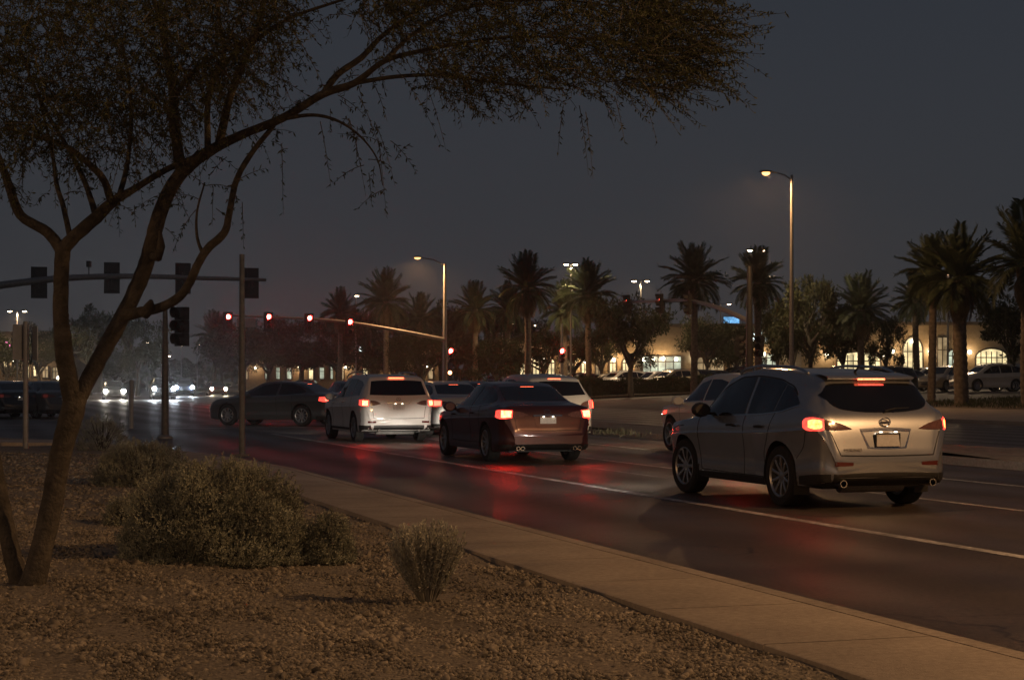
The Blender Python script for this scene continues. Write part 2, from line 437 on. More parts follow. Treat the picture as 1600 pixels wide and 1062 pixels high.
# concrete strip along the median: slabs and a kerb
walk = empty("sidewalk"); walk["kind"] = "structure"
e0 = -8.0
while e0 < 36.0:
    e1 = min(e0 + 1.5, 36.0)
    s = MB()
    n = 5
    pts = [(p, q_right(p) - 1.14, q_right(p) - 0.155) for p in np.linspace(e0 + 0.006, e1 - 0.006, n)]
    s.grid([[R(p, a, -0.05), R(p, a, 0.122), R(p, a + 0.012, 0.128), R(p, b, 0.128), R(p, b, -0.05)] for p, a, b in pts])
    p, a, b = pts[0]; s.poly([R(p, a, -0.05), R(p, a, 0.122), R(p, b, 0.128), R(p, b, -0.05)])
    p, a, b = pts[-1]; s.poly([R(p, a, -0.05), R(p, a, 0.122), R(p, b, 0.128), R(p, b, -0.05)])
    s.build("slab", M["concrete"], walk, 30)
    e0 = e1
s = MB()
s.grid([[R(p, q_right(p) - 0.148, -0.05), R(p, q_right(p) - 0.148, 0.131), R(p, q_right(p) - 0.02, 0.131), R(p, q_right(p), 0.112), R(p, q_right(p), -0.05)] for p in np.concatenate([np.arange(-8, 28, 2.0), np.linspace(28, 46.8, 24)])])
s.grid([[R(p, q_left(p) + 0.15, -0.05), R(p, q_left(p) + 0.15, 0.131), R(p, q_left(p), 0.131), R(p, q_left(p), -0.05)] for p in np.concatenate([np.arange(-8, 34, 3.0), np.linspace(34, 46.8, 20)])])
structure("median_kerb", s, M["kerb"], 30)
# crossing path over the median nose
g = MB()
g.grid([[R(p, q, z) for q, z in ((-7.0, 0.17), (-4, 0.20), (0, 0.22), (2.55, 0.165))] for p in (39.2, 41.4)])
g.grid([[R(39.2, q, z) for z, q in ((0.0, q0), (zt, q0))] for q0, zt in ((-7.0, 0.17), (-4, 0.20), (0, 0.22), (2.55, 0.165))])
structure("crossing_path", g, M["concrete"])

# painted lines, each a sheet 4 mm above the asphalt
def stripe(name, q, p0, p1, w=0.13, step=3.0, z=0.004):
    s = MB(); ps = np.arange(p0, p1 + 0.01, step)
    s.grid([[R(p, q - w / 2, z), R(p, q + w / 2, z)] for p in ps]); structure(name, s, M["road_paint"])
stripe("lane_line", 8.72, -10, 52, 0.15)
stripe("lane_line", 11.80, -10, 55, 0.12)
stripe("lane_line", 14.50, -10, 55, 0.12)
stripe("edge_line", 21.4, -10, 70, 0.12)
for q in (24.15, 27.2):
    for p in np.arange(20, 76, 8.0): stripe("lane_dash", q, p, p + 3.0, 0.12)
stripe("edge_line", 33.3, -10, 78, 0.12)
s = MB(); s.grid([[R(p, q, 0.004) for q in (5.2, 8, 11, 14, 17)] for p in (56.4, 56.9)]); structure("stop_line", s, M["road_paint"])
for a in (58.6, 61.6):
    s = MB(); s.grid([[R(p, q, 0.004) for q in np.linspace(-6, 33, 12)] for p in (a, a + 0.22)]); structure("crosswalk_line", s, M["road_paint"])
# streak of glare on the asphalt, drawn as a thin pale strip
stripe("glare_streak", 10.55, 25.5, 29.5, 0.05, 1.0)

# loose stones over the median
ico = bmesh.new(); bmesh.ops.create_icosphere(ico, subdivisions=1, radius=1.0)
IV = np.array([v.co[:] for v in ico.verts]); IF = np.array([[v.index for v in f.verts] for f in ico.faces]); ico.free()
oc = bmesh.new(); bmesh.ops.create_icosphere(oc, subdivisions=1, radius=1.0); oc.free()
OV = np.array([(1, 0, 0), (-1, 0, 0), (0, 1, 0), (0, -1, 0), (0, 0, 1), (0, 0, -1)], float)
OF = np.array([(0, 2, 4), (2, 1, 4), (1, 3, 4), (3, 0, 4), (2, 0, 5), (1, 2, 5), (3, 1, 5), (0, 3, 5)])
def scatter_stones(name, Y0, Y1, dens, size, BV, BF, mtl):
    Ys = np.sqrt(rng.uniform(Y0 ** 2, Y1 ** 2, 400000))
    area = (Y1 ** 2 - Y0 ** 2) / 2 * (1800.0 / FPX)
    n = int(area * dens); Ys = Ys[:n]
    Xs = (rng.uniform(-220, 1580, n) - 800) / FPX * Ys
    p = -Xs * SA + Ys * CA; q = Xs * CA + Ys * SA
    qr = np.interp(p, [-20, 28, 31, 34, 36, 36.01, 42, 45, 46.8], [4.03, 4.03, 3.85, 3.5, 3.2, 4.0, 2.3, 0.8, -1.4])
    ok = (q < qr - 0.01) & (q > -8.2) & (p < 46) & ~((p > 39.1) & (p < 41.5))
    Xs, Ys = Xs[ok], Ys[ok]; n = len(Xs)
    Z = np.array([gz(x, y) for x, y in zip(Xs, Ys)])
    sz = size * rng.lognormal(0, 0.45, n)
    sc = sz[:, None] * rng.uniform(0.55, 1.25, (n, 3)); sc[:, 2] *= 0.72
    V = BV[None] * rng.uniform(0.6, 1.3, (n, len(BV), 1)) * sc[:, None, :]
    a = rng.uniform(0, 2 * PI, n); ca, sa = np.cos(a)[:, None], np.sin(a)[:, None]
    tl = rng.normal(0, 0.35, n); ct, st = np.cos(tl)[:, None], np.sin(tl)[:, None]
    y2 = V[..., 1] * ct - V[..., 2] * st; z2 = V[..., 1] * st + V[..., 2] * ct
    x3 = V[..., 0] * ca - y2 * sa; y3 = V[..., 0] * sa + y2 * ca
    V = np.stack([x3 + Xs[:, None], y3 + Ys[:, None], z2 + (Z + sz * 0.05)[:, None]], -1)
    F = (BF[None] + (np.arange(n) * len(BV))[:, None, None]).reshape(-1, 3)
    o = link(name, fast_mesh(name, V.reshape(-1, 3), F), mtl)
    return o
stone_m = mat("gravel_stone", (0.195, 0.170, 0.134), 0.9, var=0.72, scale=17, var2=0.3, scale2=0.7, detail=2)
for Y0, Y1, dens, size, bv, bf in ((7.0, 11.0, 2400, 0.0092, IV, IF), (11.0, 18.0, 1200, 0.0118, OV, OF), (18.0, 34.0, 170, 0.022, OV, OF)):
    o = scatter_stones("gravel", Y0, Y1, dens, size, bv, bf, stone_m)
    tag(o, {7.0: "coarse brown gravel in the foreground of the median", 11.0: "brown gravel around the shrubs on the median", 18.0: "brown gravel at the far end of the median"}[Y0], "gravel", kind="stuff")

# ================================================================== VEHICLES
def curve_fn(pts, L, sig):
    xs = np.linspace(-0.3, L + 0.3, 1400); p = np.array(pts, float)
    y = np.interp(xs, p[:, 0], p[:, 1]); dx = xs[1] - xs[0]
    k = int(sig * 4 / dx); ker = np.exp(-0.5 * ((np.arange(-k, k + 1) * dx) / sig) ** 2); ker /= ker.sum()
    yp = np.concatenate([np.full(k, y[0]), y, np.full(k, y[-1])])
    ys = np.convolve(yp, ker, 'valid')
    return lambda x: np.interp(x, xs, ys)
def catmull(P, sub):
    P = np.array(P, float); out = []
    ext = np.vstack([2 * P[0] - P[1], P, 2 * P[-1] - P[-2]])
    for i in range(1, len(ext) - 2):
        p0, p1, p2, p3 = ext[i - 1], ext[i], ext[i + 1], ext[i + 2]
        for t in np.linspace(0, 1, sub, endpoint=False):
            out.append(0.5 * ((2 * p1) + (p2 - p0) * t + (2 * p0 - 5 * p1 + 4 * p2 - p3) * t * t + (3 * p1 - p0 - 3 * p2 + p3) * t ** 3))
    out.append(P[-1]); return np.array(out)
def resample(pts, n, smooth=True):
    P = np.array(pts, float)
    if smooth and len(P) > 2: P = catmull(P, 8)
    d = np.concatenate([[0], np.cumsum(np.linalg.norm(np.diff(P, axis=0), axis=1))])
    t = np.linspace(0, d[-1], n)
    return np.stack([np.interp(t, d, P[:, k]) for k in range(P.shape[1])], 1)

class Car:
    """one vehicle built from side-view curves; x runs from the rear bumper (0) to the nose (L)"""
    def __init__(s, S, step):
        s.S = S; L = S["L"]; s.L = L
        f = {k: curve_fn(S[k], L, S.get("sig", 0.03)) for k in ("top", "bot", "belt", "hw", "rw")}
        s.f = f
        xs = np.unique(np.concatenate([np.linspace(0, 0.16, max(6, int(0.5 / step))), np.linspace(0.16, 0.6, max(5, int(0.8 / step))), np.arange(0.6, L - 0.4, step), np.linspace(L - 0.4, L, max(6, int(0.7 / step)))]))
        rings = []
        for x in xs:
            top, bot, hw, rw = float(f["top"](x)), float(f["bot"](x)), float(f["hw"](x)), float(f["rw"](x))
            belt = min(float(f["belt"](x)), top - 0.035); bot = min(bot, belt - 0.05); H = belt - bot
            rw = min(rw, hw * 0.95); g0 = hw * 0.955
            gh = top - belt
            rr = min(0.11, gh * 0.45)
            half = [(0, bot), (0.55 * hw, bot), (0.90 * hw, bot), (0.95 * hw, bot + 0.06 * H), (0.968 * hw, bot + 0.18 * H), (0.962 * hw, bot + 0.36 * H), (0.972 * hw, bot + 0.55 * H),
                    (0.994 * hw, bot + 0.735 * H), (1.0 * hw, bot + 0.76 * H), (0.993 * hw, bot + 0.79 * H), (0.986 * hw, bot + 0.89 * H), (g0, belt)]
            for t in (0.3, 0.6, 0.86):
                half.append((g0 + (rw - g0) * (t ** 1.15), belt + (gh - rr) * t))
            half += [(rw * 0.955, top - rr * 0.42), (rw * 0.82, top - rr * 0.15), (rw * 0.5, top - rr * 0.03), (0, top)]
            h = catmull(half, S.get("sub", 3))
            rings.append([(x, y, z) for y, z in h] + [(x, -y, z) for y, z in h[-2:0:-1]])
        n = len(rings[0]); V = np.array(rings).reshape(-1, 3); F = []
        for i in range(len(xs) - 1):
            for j in range(n):
                k = (j + 1) % n; F.append((i * n + j, (i + 1) * n + j, (i + 1) * n + k, i * n + k))
        V = V.tolist()
        for i in (0, len(xs) - 1):
            c = len(V); V.append([xs[i], 0, float(np.mean([r[2] for r in rings[i]]))])
            for j in range(n):
                k = (j + 1) % n; F.append((c, i * n + j, i * n + k) if i == 0 else (c, i * n + k, i * n + j))
        s.V, s.F = V, F
        s.bvh = BVHTree.FromPolygons(V, F)
        s.off = Vector((-L / 2, 0, 0))
    def P3(s, p): return Vector(p) + s.off
    def body(s, name, mats, parent):
        me = bpy.data.meshes.new(name); me.from_pydata([tuple(Vector(v) + s.off) for v in s.V], [], s.F)
        bm = bmesh.new(); bm.from_mesh(me); bmesh.ops.recalc_face_normals(bm, faces=bm.faces); bm.to_mesh(me); bm.free()
        for m in mats: me.materials.append(m)
        o = bpy.data.objects.new(name, me); COL.objects.link(o)
        cut = MB(); S = s.S
        for ax in S["axles"]:
            hw = float(s.f["hw"](ax))
            for sg in (1, -1):
                cut.lathe([(0, 0), (S["arch"], 0), (S["arch"], 0.62), (0, 0.62)], s.P3((ax, sg * (hw - 0.30), S["R"] * 1.02)), (0, sg, 0), n=40)
        cme = cut.mesh("cutter"); co = bpy.data.objects.new("cutter", cme); COL.objects.link(co)
        for m in mats: cme.materials.append(m)
        cme.polygons.foreach_set("material_index", np.ones(len(cme.polygons), dtype=np.int32))
        md = o.modifiers.new("b", 'BOOLEAN'); md.object = co; md.operation = 'DIFFERENCE'; md.solver = 'EXACT'
        bpy.context.view_layer.update()
        new = bpy.data.meshes.new_from_object(o.evaluated_get(bpy.context.evaluated_depsgraph_get()))
        o.modifiers.clear(); o.data = new; new.name = name
        bpy.data.objects.remove(co); bpy.data.meshes.remove(cme); bpy.data.meshes.remove(me)
        new.polygons.foreach_set("use_smooth", np.ones(len(new.polygons), dtype=bool)); new.set_sharp_from_angle(angle=math.radians(38))
        o.parent = parent
        return o
    def panel(s, lo, hi, d, nu=14, nv=6, off=0.004, mb=None, smooth=True, thick=0.012):
        """sheet between two outlines, laid on the body along direction d"""
        d = Vector(d).normalized(); A = resample(lo, nu, smooth); B = resample(hi, nu, smooth); rows = []; base = []
        for j in range(nv):
            t = j / (nv - 1); row = []; rb = []
            for i in range(nu):
                p = Vector(A[i] * (1 - t) + B[i] * t)
                h, nrm, _, _ = s.bvh.ray_cast(p - d * 6, d)
                if h is None: h, nrm, _, _ = s.bvh.find_nearest(p - d * 0.0)
                if nrm.dot(d) > 0: nrm = -nrm
                row.append(h + nrm * off + s.off); rb.append(h - nrm * thick + s.off)
            rows.append(row); base.append(rb)
        m = mb or MB(); m.grid(rows)
        for ra, rb in ((rows[0], base[0]), (rows[-1], base[-1]), ([r[0] for r in rows], [r[0] for r in base]), ([r[-1] for r in rows], [r[-1] for r in base])):
            m.grid([ra, rb])
        return m
    # helpers for the three views; side = +1 is the vehicle's left
    def side(s, lo, hi, sg, **k):
        return s.panel([(x, 0, z) for x, z in lo], [(x, 0, z) for x, z in hi], (0, -sg, 0), **k)
    def rear(s, lo, hi, **k):
        return s.panel([(0, y, z) for y, z in lo], [(0, y, z) for y, z in hi], (1, 0, 0), **k)
    def front(s, lo, hi, **k):
        return s.panel([(s.L, y, z) for y, z in lo], [(s.L, y, z) for y, z in hi], (-1, 0, 0), **k)
    def corner(s, lo, hi, sg, phi=30, **k):
        c, sn = math.cos(math.radians(phi)), math.sin(math.radians(phi))
        f = lambda a, z: (a * sn, sg * a * c, z)
        return s.panel([f(a, z) for a, z in lo], [f(a, z) for a, z in hi], (c, -sg * sn, 0), **k)
    def fcorner(s, lo, hi, sg, phi=30, **k):
        c, sn = math.cos(math.radians(phi)), math.sin(math.radians(phi))
        f = lambda a, z: (s.L - a * sn, sg * a * c, z)
        return s.panel([f(a, z) for a, z in lo], [f(a, z) for a, z in hi], (-c, -sg * sn, 0), **k)
    def seam_side(s, pts, sg, w=0.010, vertical=True, off=0.0025, mb=None):
        o = (w / 2, 0) if vertical else (0, w / 2)
        return s.side([(x - o[0], z - o[1]) for x, z in pts], [(x + o[0], z + o[1]) for x, z in pts], sg, nu=24, nv=2, off=off, mb=mb, thick=0.002)
    def seam_rear(s, pts, w=0.011, vertical=False, off=0.0025, mb=None):
        o = (w / 2, 0) if vertical else (0, w / 2)
        return s.rear([(y - o[0], z - o[1]) for y, z in pts], [(y + o[0], z + o[1]) for y, z in pts], nu=24, nv=2, off=off, mb=mb, thick=0.002)

def wheel_meshes(Rr, w, spokes, seg=36):
    """tyre and rim, axle along y, outer face towards +y"""
    rr = Rr * 0.70
    t = MB(); t.lathe([(rr, -w / 2 + 0.01), (rr + 0.02, -w / 2), (Rr * 0.93, -w / 2 + 0.004), (Rr * 0.985, -w / 2 + 0.025), (Rr, -w / 2 + 0.05), (Rr * 0.992, -0.03), (Rr * 0.992, -0.02), (Rr, -0.015), (Rr, 0.015), (Rr * 0.992, 0.02), (Rr * 0.992, 0.03), (Rr, w / 2 - 0.05), (Rr * 0.985, w / 2 - 0.025), (Rr * 0.93, w / 2 - 0.004), (rr + 0.02, w / 2), (rr, w / 2 - 0.01)], (0, 0, 0), (0, 1, 0), n=seg, closed=True)
    r = MB(); f = w / 2 - 0.012
    r.lathe([(rr + 0.004, -w / 2 + 0.02), (rr + 0.004, f), (rr - 0.012, f + 0.006), (rr - 0.03, f - 0.012), (rr - 0.035, -w / 2 + 0.02)], (0, 0, 0), (0, 1, 0), n=seg, closed=True)
    r.lathe([(0, f - 0.02), (0.032, f - 0.02), (0.06, f - 0.03), (0.075, f - 0.07), (0.0, f - 0.07)], (0, 0, 0), (0, 1, 0), n=16)
    for k in range(spokes):
        a = 2 * PI * k / spokes; ca, sa = math.cos(a), math.sin(a); ta = (-sa, ca); w0, w1 = 0.026, 0.019
        P_ = []
        for rad, hw_, y1, y0 in ((0.045, w0, f - 0.03, f - 0.06), (rr * 0.55, w1, f - 0.014, f - 0.05), (rr - 0.02, w1 * 1.25, f - 0.008, f - 0.05)):
            P_.append([(rad * ca + ta[0] * hw_, y0, rad * sa + ta[1] * hw_), (rad * ca + ta[0] * hw_, y1 - 0.006, rad * sa + ta[1] * hw_), (rad * ca + ta[0] * hw_ * .5, y1, rad * sa + ta[1] * hw_ * .5), (rad * ca - ta[0] * hw_ * .5, y1, rad * sa - ta[1] * hw_ * .5), (rad * ca - ta[0] * hw_, y1 - 0.006, rad * sa - ta[1] * hw_), (rad * ca - ta[0] * hw_, y0, rad * sa - ta[1] * hw_)])
        r.grid(P_)
    d = MB(); d.lathe([(0, -0.02), (0.15, -0.02), (0.15, 0.0), (0, 0.0)], (0, 0, 0), (0, 1, 0), n=20)
    return t.mesh("tyre", 40), r.mesh("rim", 35), d.mesh("brake_disc", 30)
def add_wheels(car, root, tm, rm, dm, turn=0.0):
    S = car.S
    for i, ax in enumerate(S["axles"]):
        for sg in (1, -1):
            y = sg * (S["track"] / 2)
            w = link("wheel", tm, None if tm.materials else M["tyre"], root)
            w.location = car.P3((ax, y, S["R"])); w.rotation_euler = (0, random.uniform(0, 1), (0 if sg > 0 else PI) + (turn if i == 1 else 0))
            link("rim", rm, None if rm.materials else M["rim"], w)
            link("brake_disc", dm, None if dm.materials else M["dark_metal"], w)

def headlights(root, car, z, power, yy=0.62, spread=22, col=(1.0, 0.92, 0.80)):
    """the beams of the vehicle's own dipped headlamps"""
    for sg in (1, -1):
        ld = bpy.data.lights.new("headlamp_beam", 'SPOT'); ld.energy = power; ld.spot_size = math.radians(spread); ld.spot_blend = 0.7
        ld.shadow_soft_size = 0.07; ld.color = col
        lo = bpy.data.objects.new("headlamp_beam", ld); COL.objects.link(lo); lo.parent = root
        lo.location = car.P3((car.L + 0.10, sg * yy, z))
        lo.rotation_euler = Euler((0, -PI / 2 + math.radians(5), 0))       # forward, dipped 5 degrees
        lo.rotation_euler = Vector((1, 0, -0.13)).to_track_quat('-Z', 'Y').to_euler()

def under(car, root):
    S = car.S; L = car.L
    u = MB(); u.box(car.P3((L / 2, 0, S["clear"] + 0.12)), (L * 0.82, S["track"] - 0.35, 0.16))
    for ax in S["axles"]: u.tube([car.P3((ax, -S["track"] / 2, S["R"])), car.P3((ax, S["track"] / 2, S["R"]))], 0.045, 10)
    u.build("underbody", M["plastic"], root)

def side_mirror(car, root, x, z, y, pm):
    for sg in (1, -1):
        m = MB(); prof = [(0.00, 0.10, 0.075), (0.02, 0.125, 0.09), (0.08, 0.13, 0.10), (0.15, 0.10, 0.08), (0.19, 0.04, 0.03)]
        rows = []
        for dx, hy, hz in prof:
            rows.append([car.P3((x + dx, sg * (y + 0.15) + hy * math.cos(t) * 1.0, z + hz * math.sin(t))) for t in np.linspace(0, 2 * PI, 13)])
        m.grid(rows); m.poly([Vector(p) for p in rows[0][:-1]]); m.poly([Vector(p) for p in rows[-1][:-1]])
        m.box(car.P3((x + 0.1, sg * (y + 0.01), z - 0.05)), (0.08, 0.16, 0.035))
        m.build("mirror", pm, root, 40)

# ---------------------------------------------------------------- silver crossover (nearest)
def arc_emblem(name, root, c, rad, mtl, oval=1.0, kind="bar"):
    m = MB(); c = Vector(c)
    m.tube([c + Vector((0, math.cos(t) * rad * oval, math.sin(t) * rad)) for t in np.linspace(0, 2 * PI, 29)], rad * 0.14, 8, False)
    if kind == "bar": m.box(c, (0.012, rad * 2.3, rad * 0.42))
    else:
        m.tube([c + Vector((0, -rad * 0.55 * oval, -rad * 0.75)), c + Vector((0, 0, rad * 0.5))], rad * 0.1, 6); m.tube([c + Vector((0, rad * 0.55 * oval, -rad * 0.75)), c + Vector((0, 0, rad * 0.5))], rad * 0.1, 6)
    return m.build(name, mtl, root, 40)
def text_mesh(txt, size, depth):
    cu = bpy.data.curves.new("lettering", 'FONT'); cu.body = txt; cu.size = size; cu.extrude = depth; cu.align_x = 'CENTER'
    o = bpy.data.objects.new("lettering", cu); COL.objects.link(o); bpy.context.view_layer.update()
    me = bpy.data.meshes.new_from_object(o.evaluated_get(bpy.context.evaluated_depsgraph_get()))
    bpy.data.objects.remove(o); bpy.data.curves.remove(cu); return me

SPEC_A = dict(L=4.79, R=0.372, arch=0.425, track=1.62, clear=0.2, axles=(1.00, 3.825), sig=0.028, sub=4,
 top=[(0, .55), (.015, .74), (.04, .92), (.075, 1.06), (.12, 1.15), (.42, 1.51), (.48, 1.575), (.70, 1.63), (1.3, 1.685), (2.1, 1.705), (2.6, 1.665), (2.95, 1.59), (3.62, 1.18), (3.78, 1.115), (4.3, 1.00), (4.6, .88), (4.72, .72), (4.79, .55)],
 bot=[(0, .40), (.08, .33), (.4, .27), (.9, .24), (3.9, .24), (4.4, .24), (4.7, .28), (4.79, .38)],
 belt=[(0, 1.10), (.3, 1.17), (1.0, 1.12), (2.0, 1.07), (3.4, 1.03), (4.0, .98), (4.79, .9)],
 hw=[(0, .66), (.05, .78), (.12, .855), (.25, .905), (.5, .935), (1.0, .962), (1.35, .95), (1.75, .915), (2.6, .91), (3.2, .92), (3.6, .945), (3.9, .95), (4.3, .89), (4.55, .79), (4.7, .63), (4.79, .42)],
 rw=[(0, .60), (.12, .76), (.30, .69), (.5, .64), (.9, .65), (2.2, .665), (2.8, .64), (3.6, .70), (4.2, .68), (4.79, .3)])
def build_silver():
    car = Car(SPEC_A, 0.045)
    root = empty("crossover_car", (0, 0, 0), 0, "silver crossover with roof rails, raised hatch window and lit brake lamps beside the median", "car")
    car.body("body", [P["silver"], M["plastic"]], root)
    # side glass, one pane per door plus the rear quarter
    def zt(x): return float(np.interp(x, [0.62, 0.95, 1.4, 2.0, 2.5, 2.8, 3.1, 3.42], [1.26, 1.44, 1.545, 1.585, 1.565, 1.50, 1.37, 1.13]))
    def zb(x): return float(np.interp(x, [0.62, 1.0, 1.5, 2.4, 3.42], [1.25, 1.165, 1.13, 1.10, 1.075]))
    for sg in (1, -1):
        for nm, a, b in (("quarter_window", 0.64, 1.17), ("door_window", 1.20, 1.98), ("door_window", 2.06, 3.40)):
            xs = np.linspace(a, b, 9)
            car.side([(x, zb(x)) for x in xs], [(x, zt(x)) for x in xs], sg, nu=18, nv=8).build(nm, M["glass"], root, 40)
        xs = np.linspace(0.6, 3.44, 16)
        car.side([(x, zb(x) - 0.02) for x in xs], [(x, zb(x) - 0.003) for x in xs], sg, nu=50, nv=2, off=0.006).build("belt_trim", M["chrome"], root, 40)
        car.side([(x, zt(x) + 0.004) for x in xs[1:]], [(x, zt(x) + 0.018) for x in xs[1:]], sg, nu=50, nv=2, off=0.005).build("window_trim", M["plastic"], root, 40)
        d = MB()
        car.seam_side([(2.02, 0.34), (2.03, 0.7), (2.03, 1.09)], sg, mb=d)
        car.seam_side([(3.28, 0.36), (3.36, 0.7), (3.36, 1.05)], sg, mb=d)
        car.seam_side([(1.33, 0.40), (1.42, 0.62), (1.28, 0.85), (1.13, 1.14)], sg, mb=d)
        car.seam_side([(1.40, 0.345), (2.3, 0.345), (3.28, 0.36)], sg, vertical=False, mb=d)
        car.seam_side([(.58, .60), (.42, .74), (.34, .94)], sg, mb=d)
        car.seam_side([(3.80, .93), (4.1, .90), (4.28, .84)], sg, vertical=False, mb=d)
        d.build("door_seam", M["seam"], root)
        for x in (1.42, 2.22):
            hx = MB(); hx.tube([car.P3((x, sg * 0.93, 0.965)), car.P3((x + 0.03, sg * 0.965, 0.97)), car.P3((x + 0.16, sg * 0.967, 0.965)), car.P3((x + 0.20, sg * 0.93, 0.96))], [0.013, 0.016, 0.016, 0.013], 8)
            hx.build("door_handle", M["plastic"], root, 50)
        car.side([(1.43, 0.25), (2.4, 0.25), (3.36, 0.26)], [(1.43, 0.335), (2.4, 0.335), (3.36, 0.335)], sg, nu=24, nv=4, off=0.012).build("sill", M["plastic"], root, 40)
        rl = MB(); pts = []
        for t in np.linspace(0, 1, 14):
            x = 0.85 + 1.85 * t; zr = float(car.f["top"](x)); e = min(t, 1 - t)
            pts.append(car.P3((x, sg * 0.60, zr - 0.02 + 0.042 * min(1, e / 0.12) ** 0.6)))
        rl.tube(pts, 0.017, 8); rl.build("roof_rail", M["chrome"], root, 50)
        fl = MB()
        fl.prism([car.P3((0.60, sg * 0.72, 0.16)), car.P3((0.61, sg * 0.92, 0.17)), car.P3((0.58, sg * 0.92, 0.44)), car.P3((0.57, sg * 0.72, 0.44))], (0.012, 0, 0))
        fl.build("mud_flap", M["plastic"], root); fl = MB()
        fl.prism([car.P3((3.40, sg * 0.74, 0.18)), car.P3((3.40, sg * 0.91, 0.19)), car.P3((3.37, sg * 0.91, 0.42)), car.P3((3.37, sg * 0.74, 0.42))], (0.012, 0, 0))
        fl.build("mud_flap", M["plastic"], root)
        # lamps
        t = car.corner([(.735, .955), (.78, .945), (.88, .945), (.965, .96), (.985, .99)], [(.735, 1.075), (.80, 1.092), (.88, 1.10), (.955, 1.085), (.985, 1.05)], sg, nu=12, nv=7, off=0.012).build("tail_lamp", M["tail_red"], root, 40)
        car.corner([(.755, .985), (.79, .967), (.86, .965), (.915, .985)], [(.755, 1.055), (.79, 1.07), (.86, 1.075), (.915, 1.06)], sg, nu=10, nv=6, off=0.016).build("lamp_core", M["tail_core_soft"], t, 40)
        car.corner([(.42, .962), (.55, .952), (.73, .955)], [(.42, .968), (.56, 1.03), (.73, 1.075)], sg, nu=14, nv=6, off=0.010).build("reverse_lamp", M["tail_clear"], root, 40)
        car.rear([(sg * .46, .535), (sg * .58, .53), (sg * .69, .53)], [(sg * .46, .572), (sg * .58, .578), (sg * .69, .582)], nu=10, nv=4, off=0.006).build("reflector", M["tail_off"], root, 40)
        car.fcorner([(.55, .74), (.78, .76)], [(.55, .84), (.78, .88)], sg, phi=35, nu=8, nv=4).build("headlamp", M["head_lit"], root, 40)
        ex = MB(); c = car.P3((-0.005, sg * 0.60, 0.325))
        ex.lathe([(0.043, -0.02), (0.045, 0.22), (0.036, 0.22), (0.034, -0.0)], c + Vector((0.2, 0, 0)), (-1, 0, 0), n=18); ex.lathe([(0.0, 0.06), (0.036, 0.06)], c + Vector((0.2, 0, 0)), (-1, 0, 0), n=18)
        ex.build("exhaust_tip", M["chrome"], root, 40)
    # rear
    car.rear([(.70, 1.36), (.60, 1.22), (.35, 1.168), (0, 1.155), (-.35, 1.168), (-.60, 1.22), (-.70, 1.36)], [(.66, 1.40), (.58, 1.485), (.35, 1.50), (0, 1.502), (-.35, 1.50), (-.58, 1.485), (-.66, 1.40)], nu=30, nv=10, off=0.004).build("rear_window", M["glass"], root, 40)
    car.front([(.70, 1.19), (.4, 1.16), (0, 1.15), (-.4, 1.16), (-.70, 1.19)], [(.60, 1.56), (.3, 1.585), (0, 1.59), (-.3, 1.585), (-.60, 1.56)], nu=24, nv=8).build("windscreen", M["glass"], root, 40)
    sp = MB(); sp.grid([[car.P3((x, y, z)) for y in np.linspace(-0.585, 0.585, 11)] for x, z in ((0.74, 1.632), (0.52, 1.603), (0.395, 1.578), (0.385, 1.560), (0.44, 1.535), (0.72, 1.60))])
    sp.build("spoiler", P["silver"], root, 50)
    t = MB(); t.box(car.P3((0.385, 0, 1.552)), (0.02, 0.36, 0.022)); t.build("high_brake_lamp", M["brake_bar"], root)
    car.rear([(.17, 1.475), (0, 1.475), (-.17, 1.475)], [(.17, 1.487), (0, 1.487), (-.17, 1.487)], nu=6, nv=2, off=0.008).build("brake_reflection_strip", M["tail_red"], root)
    d = MB()
    car.seam_rear([(.62, .655), (.3, .648), (0, .646), (-.3, .648), (-.62, .655)], 0.014, mb=d)
    for sg in (1, -1): car.seam_rear([(sg * .62, .655), (sg * .67, .78), (sg * .735, .94)], 0.010, True, mb=d)
    d.build("tailgate_seam", M["seam"], root)
    car.rear([(.26, .735), (0, .725), (-.26, .735)], [(.345, .965), (0, .98), (-.345, .965)], nu=14, nv=6, off=0.005).build("plate_surround", M["chrome"], root, 40)
    car.rear([(.235, .75), (0, .742), (-.235, .75)], [(.315, .925), (0, .94), (-.315, .925)], nu=14, nv=6, off=0.008).build("plate_recess", P["silver"], root, 40)
    car.rear([(.33, .935), (0, .948), (-.33, .935)], [(.335, .962), (0, .976), (-.335, .962)], nu=14, nv=3, off=0.022).build("plate_garnish", M["chrome"], root, 40)
    pl = MB(); pl.box(car.P3((-0.003, 0, .835)), (0.012, .31, .155), Matrix.Rotation(math.radians(8), 3, 'Y')); po = pl.build("licence_plate", M["plate"], root)
    fr = MB()
    for y, z, sy, sz in ((0, .76, .325, .012), (.158, .835, .012, .16), (-.158, .835, .012, .16), (0, .911, .325, .012)): fr.box(car.P3((-0.006, y, z)), (0.014, sy, sz))
    fr.build("frame", M["plastic"], po)
    for sg in (1, -1):
        b = MB(); b.box(car.P3((-0.012, sg * .10, .928)), (0.018, .035, .010)); b.build("plate_lamp", M["plate_lit"], root)
    arc_emblem("emblem", root, car.P3((0.052, 0, 1.045)), 0.05, M["chrome"], 1.25)
    me = text_mesh("MURANO", 0.055, 0.003); tx = link("model_lettering", me, M["chrome"], root)
    h, nrm, _, _ = car.bvh.ray_cast(Vector((-3, 0.46, 0.70)), Vector((1, 0, 0)))
    tx.location = car.P3(h) + Vector((-0.006, 0, 0)); tx.rotation_euler = (PI / 2, 0, -PI / 2)
    # lower bumper, wrapped round the corners
    b = MB()
    car.rear([(.70, .30), (.3, .285), (0, .285), (-.3, .285), (-.70, .30)], [(.70, .435), (.3, .45), (0, .452), (-.3, .45), (-.70, .435)], nu=24, nv=6, off=0.010, mb=b)
